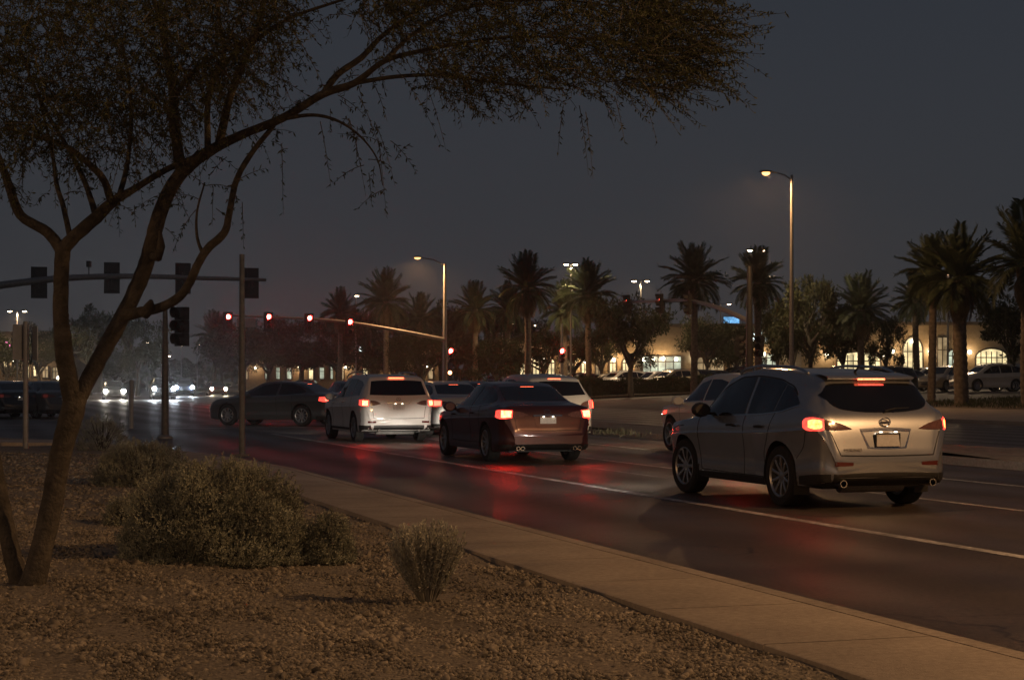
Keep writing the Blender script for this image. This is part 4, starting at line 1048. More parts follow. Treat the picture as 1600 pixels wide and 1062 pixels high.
# slim post
b = G(378, 712); p = MB(); p.tube([(0, 0, -0.05), (0, 0, 4.0)], [0.062, 0.05], 10); p.box((0, 0, 0.02), (0.3, 0.3, 0.04))
o = p.build("sign_post", M["post_steel"]); o.location = b; tag(o, "slim bare steel post standing by the median kerb behind the big shrub", "post")
b = G(205, 669); p = MB(); p.tube([(0, 0, 0), (0, 0, 1.5)], [0.07, 0.07], 8); p.lathe([(0, 0.05), (.075, 0), (.075, -.1)], (0, 0, 1.5), (0, 0, 1), 8)
o = p.build("marker_post", M["sign_back"]); o.location = b; tag(o, "short pale marker post before the oncoming headlamps", "post")
# post with two sign panels, seen from behind
b = G(40, 693, 0.2); rt = empty("street_sign", b, 0, "post with two sign panels seen from behind by the concrete path", "sign")
p = MB(); p.tube([(0, 0, -0.1), (0, 0, 4.05 * 0.62)], [0.06, 0.05], 10); p.build("pole", M["steel"], rt, 50)
for dx, z0, z1, ang in ((-0.10, 1.72, 2.44, 1.05), (0.19, 1.72, 2.40, -1.05)):
    p = MB(); p.box((dx, 0, (z0 + z1) / 2), (0.44, 0.012, z1 - z0), Matrix.Rotation(ang, 3, 'Z')); p.build("sign_panel", M["sign_back"], rt)

# far mast arm with four red heads, and the lantern on top of its pole
Yf = 130.0; fb = Vector(((695 - 800) / FPX * Yf, Yf, 0.05))
def far_arm(s):
    return Vector((fb.x - CA * s, fb.y - SA * s, float(np.interp(s, [0, 3, 7, 10, 16.3], [4.45, 5.0, 5.62, 5.85, 6.05]))))
rt = mast(fb, 9.9, [far_arm(s) for s in (0, 3, 7, 10, 13, 16.3)], "signal pole with a long arm of red lights and a street lantern on top", r0=0.17, arm_r=(0.14, 0.06))
a = MB(); tipL = Vector(((653 - 695) / FPX * Yf, -0.6, 1.5 + (594 - 404) / FPX * Yf)); a.tube([(0, 0, 9.75), (tipL.x * .4, tipL.y * .4, tipL.z - 0.15), (tipL.x, tipL.y, tipL.z)], 0.04, 8); a.build("lantern_arm", M["steel"], rt, 50)
l = MB(); l.lathe([(0, .1), (.2, .08), (.26, 0), (.26, -.02), (0, -.02)], tuple(tipL), (0, 0, 1), n=14); lm = l.build("lantern", M["dark_metal"], rt, 40)
l = MB(); l.lathe([(0.24, 0.02), (0.2, 0.09), (0.1, 0.14), (0, 0.15)], tuple(tipL), (0, 0, -1), n=14); l.build("lens", M["lamp_lens"], lm, 50)
lamp_light("lamp_light", rt, (tipL.x, tipL.y, tipL.z - 0.25), 4200)
def fs_at(u):
    for s in np.arange(0, 18, 0.02):
        w = far_arm(s)
        if 800 + w.x / w.y * FPX < u: return float(s)
    return 16
RZ_US = ROADROT - PI / 2
for u, v, lb in ((357, 495, "red signal at the free end of the far arm"), (420, 495, "second red signal from the free end of the far arm"), (484, 497, "third red signal from the free end of the far arm"), (547, 503, "red signal on the far arm closest to its pole")):
    w = far_arm(fs_at(u)); z = AT(u, v, w.y).z
    signal_head(Vector((w.x, w.y - 0.25, z - 0.345)), math.atan2(w.x, -w.y) * 0 + RZ_US + 0.1, lb, "red", True, "red lights on the far arm")
w = far_arm(fs_at(385)); s = MB(); s.box((0, 0, 0), (1.35, 0.03, 0.62), Matrix.Rotation(NDIR, 3, 'Z')); o = s.build("street_name_sign", M["sign_back"]); o.location = w + Vector((0, -0.1, -0.45)); tag(o, "pale street name panel hanging from the far signal arm", "sign")
w = AT(703, 548, Yf - 0.4); signal_head(w - Vector((0, 0, .345)), RZ_US + .1, "red signal on the pole below the far arm", "red", False)
w = AT(703, 582, Yf - 0.4); s = MB(); s.box((0, .12, 0), (.42, .2, .42)); o = s.build("pedestrian_signal", M["sig_black"]); o.location = w; tag(o, "pedestrian signal glowing orange low on the far signal pole", "traffic light")
s = MB(); s.lathe([(0, .02), (.1, .015), (.14, 0), (0, 0)], (0, 0.01, 0), (0, -1, 0), n=12); s.build("lens", emit("ped_lit", (1, .42, .16), 9.0), o)
# second pole on the far corner
b = Vector(((878 - 800) / FPX * 128, 128, 0.15)); mast(b, 5.4, None, "plain signal pole with one red light before the lit arcade", r0=0.12)
w = AT(877, 548, 127.5); signal_head(w - Vector((0, 0, .345)), RZ_US + .1, "red signal on the lone pole before the lit arcade", "red", False)
# near right corner pole; its arm runs away over the side street
Yr = 88.0; rb = Vector(((1171 - 800) / FPX * Yr, Yr, 0.1))
def side_arm(s): return Vector((rb.x - SA * s, rb.y + CA * s, float(np.interp(s, [0, 4, 8, 17], [4.4, 5.25, 5.75, 6.05]))))
mast(rb, 7.0, [side_arm(s) for s in (0, 4, 8, 12, 17)], "thick dark signal pole on the near corner, its arm running away", r0=0.20, pole_m=M["dark_metal"], arm_r=(0.13, 0.07))
for s_, lit, lb in ((7.3, None, "unlit signal head on the side arm close to the tall palm trunk"), (11.2, "red_side", "red signal in profile on the side arm, left of the tall palm"), (16.2, "red_side", "red signal in profile at the free end of the side arm")):
    w = side_arm(s_); signal_head(w + Vector((-.1, -.2, -0.15)), NDIR - PI / 2 - 0.35, lb, lit, True, sc=1.05)
for dx, lb in ((-0.55, "dark signal head on the left of the near corner pole"), (0.5, "dark signal head on the right of the near corner pole")):
    signal_head(AT(1171, 541, Yr) + Vector((dx, -0.1, 0)), RZ_US + (0.9 if dx < 0 else -0.9), lb, None, False)

# car park lanterns: twin heads on slim poles
def lot_lamp(u, v, Y, label, power=0, twin=True, half=0.55, hue=None):
    top = AT(u, v, Y); p, q = PQ(top.x, top.y); z0 = hq(q)
    root = empty("car_park_lamp", (top.x, top.y, z0), 0, label, "lamp", "car park lamps"); H = top.z - z0
    m = MB(); m.tube([(0, 0, 0), (0, 0, H)], [0.09, 0.06], 8); m.build("pole", M["steel"], root, 50)
    for sg in ((1, -1) if twin else (1,)):
        m = MB(); m.box((sg * half, 0, H + .06), (.5, .36, .12)); m.box((sg * half / 2, 0, H + .05), (half, .05, .05)); h = m.build("head", M["dark_metal"], root)
        m = MB(); m.lathe([(0.20, 0), (0.17, .07), (0, .10)], (sg * half, 0, H), (0, 0, -1), n=12); m.build("lens", hue or M["lot_lens"], h)
    if power: lamp_light("lamp_light", root, (0, 0, H - .2), power, (1.0, .70, .40))
lot_lamp(1001, 439, 150, "twin car park lamp over the dark leafy tree", 2600)
lot_lamp(892, 413, 140, "twin car park lamp leaning into the palm crown", 2600, half=.35)
lot_lamp(1181, 391, 122, "twin car park lamp above the uplit palm", 2600, half=.4)
lot_lamp(1481, 424, 135, "twin car park lamp between the two near palms", 2600, half=.75)
lot_lamp(1126, 475, 190, "small twin car park lamp above the blue sign", 0, half=.9)
lot_lamp(27, 486, 170, "twin car park lamp over the left edge of the junction", 6000, half=.7)
lot_lamp(556, 462, 180, "single car park lamp between the two left palms", 0, False, .1)
for u, v, Y in ((785, 502, 190), (800, 505, 200), (833, 508, 200), (748, 510, 190)):
    lot_lamp(u, v, Y, "small far lamp glinting between the palm trunks", 0, False, .1)
for u, v, Y in ((252, 548, 260), (283, 540, 280), (308, 538, 260), (264, 556, 300), (230, 535, 260)):
    lot_lamp(u, v, Y, "small far lamp along the road beyond the junction", 0, False, .1)
# small lit signs far off
def glow_sign(u, v, Y, w, h, m, label, rz=0):
    s = MB(); s.box((0, 0.04, 0), (w + .1, .08, h + .1)); o = s.build("lit_sign", M["dark_metal"]); o.location = AT(u, v, Y); o.rotation_euler = (0, 0, rz)
    tag(o, label, "sign"); s = MB(); s.box((0, -.015, 0), (w, .03, h)); s.build("face", m, o); return o
M["blue_sign"] = emit("blue_sign", (0.16, 0.42, 0.75), 1.1, vary=0.6, scale=2.5)
M["white_sign"] = emit("white_sign", (0.85, 1.0, 0.97), 3.0)
M["pink"] = emit("pink_neon", (1.0, 0.22, 0.55), 7.0)
glow_sign(1143, 500, 178, 1.55, .62, M["blue_sign"], "blue lit shop sign on the roof edge")
for u, v, w, h in ((564, 545, .42, .62), (573, 545, .5, .7)):
    glow_sign(u, v, 210, w, h, M["white_sign"], "small white lit sign in the dark trees", 0)["group"] = "white signs in the dark trees"
for u, v in ((10, 536), (15, 540), (22, 539)):
    s = MB(); s.lathe([(0, .16), (.12, .1), (.16, 0), (.12, -.1), (0, -.16)], (0, 0, 0), (0, 0, 1), 12); o = s.build("neon_lamp", M["pink"], None, 60); o.location = AT(u, v, 190); tag(o, "pink lamp on the shop at the left edge", "lamp", "pink lamps at the left shop")

# ================================================================== SHOPS
M["stucco"] = mat("stucco", (0.42, 0.34, 0.24), 0.9, var=0.12, scale=3, bump=0.2, bscale=20, var2=0.12, scale2=.3)
M["stucco_dark"] = mat("stucco_dark", (0.24, 0.19, 0.14), 0.9, var=0.15, scale=3, bump=0.2)
M["roof_tile"] = mat("roof_tile", (0.16, 0.085, 0.055), 0.85, var=0.3, scale=5, bump=0.5)
M["win_warm"] = emit("window_warm", (1.0, 0.80, 0.42), 1.1, vary=0.6, scale=0.9)
M["win_pale"] = emit("window_pale", (0.85, 0.95, 0.72), 0.55, vary=0.65, scale=0.9)
M["win_dim"] = emit("window_dim", (1.0, 0.72, 0.38), 0.28, vary=0.6, scale=1.2)
M["sconce"] = emit("sconce", (1.0, 0.90, 0.66), 14.0)
M["frame_dark"] = mat("window_frame", (0.06, 0.045, 0.035), 0.6, var=0.2)
def shop(name, label, Y, u0, u1, vt, wallm, zb=0.9, depth=18):
    x0, x1 = (u0 - 800) / FPX * Y, (u1 - 800) / FPX * Y; zt_ = AT(0, vt, Y).z
    root = empty(name, ((x0 + x1) / 2, Y, zb), 0, label, "building")
    W = x1 - x0; m = MB(); m.box((0, depth / 2, (zt_ - zb) / 2), (W, depth, zt_ - zb)); m.build("wall", wallm, root)
    m = MB(); m.box((0, -.12, zt_ - zb - .02), (W + .4, .5, .34)); m.build("cornice", M["stucco_dark"], root)
    return root, (x0 + x1) / 2, zb
def opening(sh, Y, u0, u1, v0, v1, m, arch=0.0, bars=4, name="window"):
    root, cx, zb = sh; x0, x1 = (u0 - 800) / FPX * Y - cx, (u1 - 800) / FPX * Y - cx; zt_, z0 = AT(0, v0, Y).z - zb, max(0.05, AT(0, v1, Y).z - zb)
    H = zt_ - z0; zs = zt_ - arch * H
    pts = [(x0, -.05, z0), (x1, -.05, z0)]
    if arch: pts += [((x0 + x1) / 2 + (x1 - x0) / 2 * math.cos(t), -.05, zs + arch * H * math.sin(t)) for t in np.linspace(0, PI, 13)]
    else: pts += [(x1, -.05, zt_), (x0, -.05, zt_)]
    w = MB(); w.prism(pts, (0, .04, 0)); pane = w.build(name, m, root)
    f = MB(); ring = [Vector(p_) + Vector((0, -.03, 0)) for p_ in pts] + [Vector(pts[0]) + Vector((0, -.03, 0))]; f.tube(ring, .09, 6)
    for k in range(1, bars):
        x = x0 + (x1 - x0) * k / bars; f.box((x, -.07, (z0 + zt_) / 2 - arch * H * .18), (.09, .06, H * (1 - arch * .36)))
    if H > 1.2: f.box(((x0 + x1) / 2, -.07, zs if arch else z0 + H * .66), (x1 - x0, .06, .1))
    f.build("frame", M["frame_dark"], pane)
def sconce(sh, Y, u, v, power=0):
    root, cx, zb = sh; x = (u - 800) / FPX * Y - cx; z = AT(0, v, Y).z - zb
    s = MB(); s.lathe([(0, .2), (.14, .12), (.18, 0), (.14, -.12), (0, -.2)], (x, -.3, z), (0, 0, 1), 12); s.build("wall_lamp", M["sconce"], root, 60)
    if power:
        ld = bpy.data.lights.new("lamp_light", 'POINT'); ld.energy = power * 0.26; ld.color = (1, .60, .25); ld.shadow_soft_size = .2; o = bpy.data.objects.new("lamp_light", ld); COL.objects.link(o); o.parent = root; o.location = (x, -.9, z)
YB = 185.0
S1 = shop("shop_building", "tan stucco shop with arched door and bright shopfront behind the parked cars", YB, 996, 1250, 508, M["stucco"])
opening(S1, YB, 1004, 1064, 556, 582, M["win_pale"], 0, 5); opening(S1, YB, 1088, 1131, 552, 584, M["win_dim"], .45, 4, "door"); opening(S1, YB, 1188, 1216, 552, 572, M["win_pale"], 0, 3); opening(S1, YB, 1143, 1160, 556, 580, M["win_dim"], 0, 2)
for u, v, pw in ((1006, 562, 0), (1021, 561, 160), (1036, 560, 420), (1056, 561, 0), (1117, 558, 420), (1084, 559, 0), (1193, 553, 300), (1232, 555, 0)): sconce(S1, YB, u, v, pw)
m = MB(); x0 = (1075 - 800) / FPX * YB - S1[1]; x1 = (1162 - 800) / FPX * YB - S1[1]; m.prism([(x0, -2.6, 2.9), (x1, -2.6, 2.9), (x1, -.05, 4.1), (x0, -.05, 4.1)], (0, 0, .22)); m.build("porch_roof", M["roof_tile"], S1[0])
for (u, v, w, h) in ((1177, 531, .5, .6), (1184, 522, .9, .8), (1192, 531, .35, .42), (1196, 531, .35, .5), (1201, 531, .3, .4)):
    m = MB(); m.box(((u - 800) / FPX * YB - S1[1], -.12, AT(0, v, YB).z - .9), (w, .1, h * .5)); m.box(((u - 800) / FPX * YB - S1[1], -.12, AT(0, v, YB).z - .9 + h * .32), (w * .4, .1, h * .3)); m.build("sign_letter", M["white_sign"], S1[0])
S2 = shop("shop_building", "shop with a tall arched glass entrance and wide arched windows at the right", YB - 8, 1252, 1680, 505, M["stucco"])
opening(S2, YB - 8, 1307, 1376, 549, 582, M["win_warm"], .45, 8); opening(S2, YB - 8, 1410, 1442, 526, 592, M["win_warm"], .35, 4, "entrance"); opening(S2, YB - 8, 1464, 1481, 527, 584, M["win_dim"], 0, 2); opening(S2, YB - 8, 1480, 1496, 546, 578, M["win_pale"], .3, 2); opening(S2, YB - 8, 1524, 1574, 544, 580, M["win_warm"], .4, 6); opening(S2, YB - 8, 1596, 1650, 546, 580, M["win_warm"], .4, 6)
for u, v, pw in ((1291, 554, 260), (1379, 554, 200), (1394, 549, 260), (1452, 549, 320), (1514, 550, 260), (1425, 533, 160)): sconce(S2, YB - 8, u, v, pw)
S3 = shop("shop_building", "low yellow lit arcade left of the dark leafy tree", YB + 6, 806, 994, 534, M["stucco"])
for u0 in (812, 832, 856, 886, 908, 930, 952, 972): opening(S3, YB + 6, u0, u0 + 11, 560, 588, M["win_dim"] if u0 % 4 else M["win_warm"], .25, 2)
for u, v, pw in ((899, 563, 380), (914, 564, 380), (959, 562, 380), (850, 562, 300), (826, 563, 0), (980, 562, 260)): sconce(S3, YB + 6, u, v, pw)
S4 = shop("shop_building", "far arcade glowing in slots between dark tree trunks", 235, 372, 700, 545, M["stucco_dark"], 0.0)
rs = random.Random(3)
for u0 in range(380, 690, 17):
    if rs.random() < .8: opening(S4, 235, u0, u0 + rs.choice((5, 7, 8)), 570 + rs.choice((0, 4)), 592, rs.choice((M["win_warm"], M["win_dim"], M["win_pale"])), 0, 1)
for u, pw in ((400, 300), (468, 400), (540, 400), (610, 400), (668, 300)): sconce(S4, 235, u, 574, pw)
S5 = shop("shop_building", "shop with small lit windows at the left edge", 205, -60, 104, 520, M["stucco_dark"], 0.0)
for u0, v0 in ((4, 556), (20, 558), (36, 572), (52, 570), (66, 572), (82, 574)): opening(S5, 205, u0, u0 + 10, v0, v0 + 18, rs.choice((M["win_warm"], M["win_dim"])), 0, 2)
for u, v, pw in ((16, 561, 300), (22, 562, 0), (63, 575, 300), (92, 590, 0)): sconce(S5, 205, u, v, pw)

# ================================================================== PLANTS
def quads(C, D, W, L, wd, droop=None):
    """leaf quads: centre base C, direction D, width vector W (unit), length L, width wd -> kite shaped"""
    n = len(C); L = np.asarray(L)[:, None]; wd = np.asarray(wd)[:, None]
    tipv = C + D * L
    mid = C + D * L * 0.5
    V = np.stack([C, mid + W * wd * .5, tipv, mid - W * wd * .5], 1).reshape(-1, 3)
    F = np.arange(4 * n).reshape(-1, 4)
    return V, F
def unit(v): return v / np.maximum(np.linalg.norm(v, axis=-1, keepdims=True), 1e-9)
def leafy(name, parts, mtl, parent=None):
    V = np.concatenate([p[0] for p in parts]); off = np.cumsum([0] + [len(p[0]) for p in parts[:-1]])
    F = np.concatenate([p[1] + o for p, o in zip(parts, off)])
    return link(name, fast_mesh(name, V, F), mtl, parent)

# ---------------------------------------------------------------- forked tree on the median
TY = 11.9
tb = G(45, 928, 0.14); tree = empty("mesquite_tree", (tb.x, tb.y, gz(tb.x, tb.y)), 0, "forked feathery desert tree leaning over the median, trunk rising from the gravel", "tree")
torg = Vector(tree.location)
def tp(u, v, dy=0.0): return AT(u, v, TY + dy) - torg
limbs = [
 ("trunk", [(42, 945, 27, 0), (50, 915, 22, 0), (62, 870, 19, 0), (80, 790, 18, 0), (95, 710, 18, 0), (112, 645, 20, 0), (120, 610, 19, 0)]),
 ("limb", [(116, 635, 17, 0), (103, 570, 16, -.05), (95, 490, 13, -.08), (96, 430, 13, -.1), (98, 382, 13, -.1)]),
 ("limb", [(99, 395, 11, -.1), (74, 363, 9, -.1), (32, 336, 8, -.15), (14, 290, 7, -.2), (0, 252, 6, -.25), (-30, 180, 4, -.3), (-60, 90, 3, -.3)]),
 ("limb", [(97, 392, 12, -.1), (116, 370, 11, -.1), (150, 340, 11, 0), (177, 315, 9, .05), (212, 294, 6, .1), (260, 265, 5.5, .1), (318, 240, 4, .1)]),
 ("branch", [(109, 368, 5, -.1), (98, 320, 4.5, 0), (88, 286, 4, .1), (81, 235, 3, .2), (60, 150, 2, .3)]),
 ("branch", [(150, 338, 6, 0), (138, 300, 5, .1), (126, 270, 4.5, .15), (108, 235, 4, .2), (70, 170, 3, .3), (30, 80, 2, .4)]),
 ("branch", [(174, 314, 7, 0), (160, 278, 6, -.1), (132, 250, 5, -.2), (102, 228, 4, -.25), (60, 214, 3, -.3), (10, 200, 2, -.3)]),
 ("branch", [(186, 308, 5, .05), (200, 250, 4, .2), (205, 160, 3, .3), (190, 60, 2, .4)]),
 ("limb", [(114, 640, 16, 0), (135, 598, 16, .02), (162, 548, 16, .05), (195, 487, 16, .08), (222, 430, 15.5, .1), (236, 385, 15, .1), (246, 345, 15, .1), (266, 296, 14, .1), (292, 262, 13, .08), (326, 237, 11, .05), (377, 211, 8.5, 0), (441, 185, 8, -.1), (505, 147, 7.5, -.2), (554, 130, 6.5, -.3), (600, 96, 5, -.4), (656, 80, 4, -.5), (720, 68, 3.4, -.6), (800, 58, 2.6, -.7), (900, 60, 2, -.8), (1010, 70, 1.4, -.9)]),
 ("branch", [(505, 147, 6, -.2), (527, 117, 5.5, -.2), (565, 90, 5, -.15), (600, 54, 4, -.1), (667, 8, 3, 0), (760, -30, 2, .1), (880, -50, 1.5, .2)]),
 ("branch", [(554, 130, 4, -.3), (620, 120, 3.4, -.35), (690, 118, 2.8, -.4), (780, 130, 2, -.5), (880, 140, 1.4, -.6)]),
 ("branch", [(600, 96, 4, -.4), (650, 50, 3, -.4), (720, 15, 2.4, -.4), (830, 0, 1.8, -.5), (960, 10, 1.2, -.6), (1060, 40, .9, -.6)]),
 ("limb", [(283, 268, 10, .1), (276, 220, 9, .15), (271, 181, 8, .2), (271, 147, 8, .2), (262, 94, 6.5, .25), (252, 38, 5.5, .3), (238, -10, 4, .35), (225, -80, 2.5, .4)]),
 ("branch", [(273, 150, 5, .2), (301, 113, 4, .1), (340, 85, 3, 0), (390, 60, 2, -.1)]),
 ("branch", [(325, 240, 6, .05), (324, 200, 5.5, .1), (324, 170, 5, .1), (331, 132, 5, .15), (350, 87, 4.2, .2), (342, 30, 3.4, .25), (332, -40, 2.5, .3)]),
 ("branch", [(331, 134, 4, .15), (352, 100, 3.5, 0), (380, 70, 3, -.1), (430, 30, 2, -.2)]),
 ("limb", [(341, 230, 8, .05), (350, 190, 7, 0), (360, 150, 6.5, -.05), (377, 105, 6, -.1), (399, 56, 5, -.15), (410, 11, 4.2, -.2), (420, -50, 3, -.3)]),
 ("branch", [(395, 66, 4, -.1), (450, 30, 3, -.2), (520, 5, 2.4, -.3), (600, -20, 1.6, -.4)]),
 ("limb", [(196, 492, 11, .05), (222, 487, 9, 0), (254, 479, 8, -.05), (281, 463, 7.5, -.1), (297, 440, 7, -.12), (310, 411, 7, -.15), (325, 388, 7, -.15), (350, 364, 6.5, -.15), (358, 335, 5.5, -.12), (369, 283, 5, -.08), (392, 241, 4.5, -.04), (428, 196, 4, -.02)]),
 ("branch", [(440, 186, 4, -.1), (490, 180, 3, -.2), (530, 190, 2.4, -.3), (565, 215, 1.8, -.35), (590, 250, 1.2, -.4), (598, 290, .8, -.4)]),
 ("branch", [(318, 400, 3.5, -.15), (308, 370, 2.6, -.1), (308, 330, 2, 0), (320, 285, 1.4, 0)]),
 ("trunk", [(36, 945, 20, .12), (28, 900, 17, .14), (15, 850, 15, .16), (2, 780, 14, .2), (-14, 700, 13, .24), (-40, 560, 12, .3), (-75, 420, 10, .35), (-90, 300, 8, .4), (-85, 180, 6, .4), (-60, 60, 4, .4)]),
]
knots = []
for nm, pts in limbs:
    thin = .82 if pts[0][:2] == (114, 640) else .94
    C = catmull([(u, v, r * thin, dy) for u, v, r, dy in pts], 5); m = MB()
    PP = []
    for i, (u, v, r, dy) in enumerate(C):
        w = tp(u, v, dy); jit = 0.05 * r / FPX * TY
        PP.append(w + Vector((random.uniform(-jit, jit), random.uniform(-jit, jit), 0)))
    m.tube(PP, [max(.35, c[2] * (1 + random.uniform(-.025, .025))) / FPX * TY for c in C], 10 if pts[0][2] > 6 else 7)
    if nm == "limb" and pts[0][0] == 196: m.tube([tp(226, 492, -.02), tp(234, 480, -.06), tp(236, 470, -.1)], [.035, .04, .015], 8)
    if nm == "limb" and pts[0][0] == 114: m.tube([tp(238, 400, .08), tp(247, 402, -.04), tp(252, 385, -.1), tp(250, 360, -.08)], [.03, .03, .028, .01], 8)
    m.build(nm, M["bark"], tree, 60)
    if pts[0][2] < 9 or nm != "trunk":
        for c in C[len(C) // 3:]: knots.append((c[0], c[1], c[3]))
knots = np.array(knots)
# feathery sprays: a drooping twig carrying narrow leaflets
def spray_set(starts, lens, dirs, sag, nl, leafL, leafW, rnd):
    parts = []; tw = MB()
    for s0, Ls, d, sg_ in zip(starts, lens, dirs, sag):
        t = np.linspace(0, 1, 6)
        path = s0[None] + d[None] * (t[:, None] * Ls) + np.array([0, 0, -1.0])[None] * (t[:, None] ** 2 * Ls * sg_)
        tw.tube([tuple(p) for p in path], list(np.linspace(.0035, .0012, 6)), 3, False)
        n = max(6, int(nl * Ls / .35)); tt = np.sort(rnd.uniform(.08, 1, n))
        C = np.stack([np.interp(tt, t, path[:, k]) for k in range(3)], 1)
        T = unit(np.gradient(path, axis=0)); Tn = np.stack([np.interp(tt, t, T[:, k]) for k in range(3)], 1)
        side = unit(np.cross(Tn, rnd.normal(0, 1, (n, 3))))
        D = unit(Tn * rnd.uniform(.3, .9, (n, 1)) + side + np.array([0, 0, -.35]))
        Wv = unit(np.cross(D, rnd.normal(0, 1, (n, 3))))
        parts.append(quads(C, D, Wv, rnd.uniform(.6, 1.2, n) * leafL, rnd.uniform(.7, 1.3, n) * leafW))
    return parts, tw
starts, lens, dirs, sag = [], [], [], []
def add_sprays(n, u0, u1, v0, v1, y0, y1, Lr, dmean, dj, sgr, edge=None):
    k = 0
    while k < n:
        u, v = rng.uniform(u0, u1), rng.uniform(v0, v1)
        if edge is not None and not edge(u, v): continue
        k += 1
        dy = rng.uniform(y0, y1)
        s_ = np.array(tp(u, v, dy)); d = unit(np.array(dmean) + rng.normal(0, dj, 3))
        starts.append(s_); lens.append(rng.uniform(*Lr)); dirs.append(d); sag.append(rng.uniform(*sgr))
def lobes(list_):
    n1 = [(rng.uniform(0, 2 * PI), rng.uniform(.006, .02), rng.uniform(.006, .02)) for _ in range(6)]
    def f(u, v):
        nzv = sum(math.sin(a + u * b + v * c) for a, b, c in n1) / 3
        for cu, cv, ru, rv in list_:
            e = ((u - cu) / ru) ** 2 + ((v - cv) / rv) ** 2
            if e < 1 + .25 * nzv and nzv > -.62: return True
        return False
    return f
L_ = lobes([(60, 90, 210, 130), (-20, 150, 120, 110), (170, 20, 160, 110), (330, 60, 130, 90), (130, 215, 70, 25)])
add_sprays(1700, -190, 520, -110, 250, -1.5, 1.5, (.16, .42), (.1, 0, -.05), .7, (.0, .45), L_)
Lm = lobes([(430, 20, 120, 60), (520, -30, 150, 70), (360, 130, 110, 60), (300, 190, 120, 50)])
add_sprays(430, 180, 660, -110, 250, -.9, .9, (.14, .36), (.3, 0, -.1), .7, (.2, .7), Lm)
Lr = lobes([(760, 60, 120, 95), (890, 50, 125, 100), (970, 60, 75, 75), (700, 10, 130, 75), (860, -60, 220, 90), (640, -40, 110, 60)])
add_sprays(1650, 540, 1090, -140, 170, -1.6, .5, (.14, .38), (.6, -.05, 0), .5, (.0, .4), Lr)
Lt = lobes([(1030, 70, 70, 75), (1010, 30, 70, 50)])
add_sprays(260, 950, 1100, -20, 160, -1.2, 0, (.2, .55), (1, -.1, .1), .32, (.05, .35), Lt)
# crown going on above the picture
for c_ in range(900):
    starts.append(np.array(tp(rng.uniform(-250, 900), rng.uniform(-420, -100), rng.uniform(-1.7, 1.7)))); lens.append(rng.uniform(.3, .6)); dirs.append(unit(rng.normal(0, 1, 3) + np.array([.2, 0, .2]))); sag.append(rng.uniform(.1, .5))
# hanging strands seen against the sky
for (u, v, L0, du) in ((905, 165, .30, .12), (915, 175, .28, .1), (560, 150, .36, .35), (590, 215, .34, .1), (585, 190, .30, .3), (545, 185, .34, .2), (440, 225, .30, .02), (500, 190, .28, .15), (660, 120, .34, .3), (960, 150, .2, .2), (1000, 140, .25, .3), (610, 220, .2, .9), (620, 110, .4, .6), (880, 165, .22, -.1), (1040, 110, .3, .8), (1060, 90, .32, .9), (1070, 40, .3, 1), (1060, 20, .3, .9), (1050, 130, .28, .8)):
    starts.append(np.array(tp(u, v, rng.uniform(-.8, -.1)))); lens.append(L0); dirs.append(unit(np.array([du, 0, -.6 if u < 1030 else .1]))); sag.append(.5 if u < 1030 else .25)
for (u, v) in [(k[0] + rng.normal(0, 14), k[1] + rng.normal(0, 14)) for k in knots[rng.integers(0, len(knots), 330)] if k[1] < 330]:
    starts.append(np.array(tp(u, v, rng.uniform(-.3, .3)))); lens.append(rng.uniform(.10, .26)); dirs.append(unit(rng.normal(0, 1, 3) + np.array([0, 0, .1]))); sag.append(rng.uniform(.1, .6))
parts, tw = spray_set(starts, lens, dirs, sag, 27, .036, .0095, rng)
tw.build("twigs", M["bark"], tree)["kind"] = "stuff"
leafy("foliage", parts, M["leaf"], tree)["kind"] = "stuff"

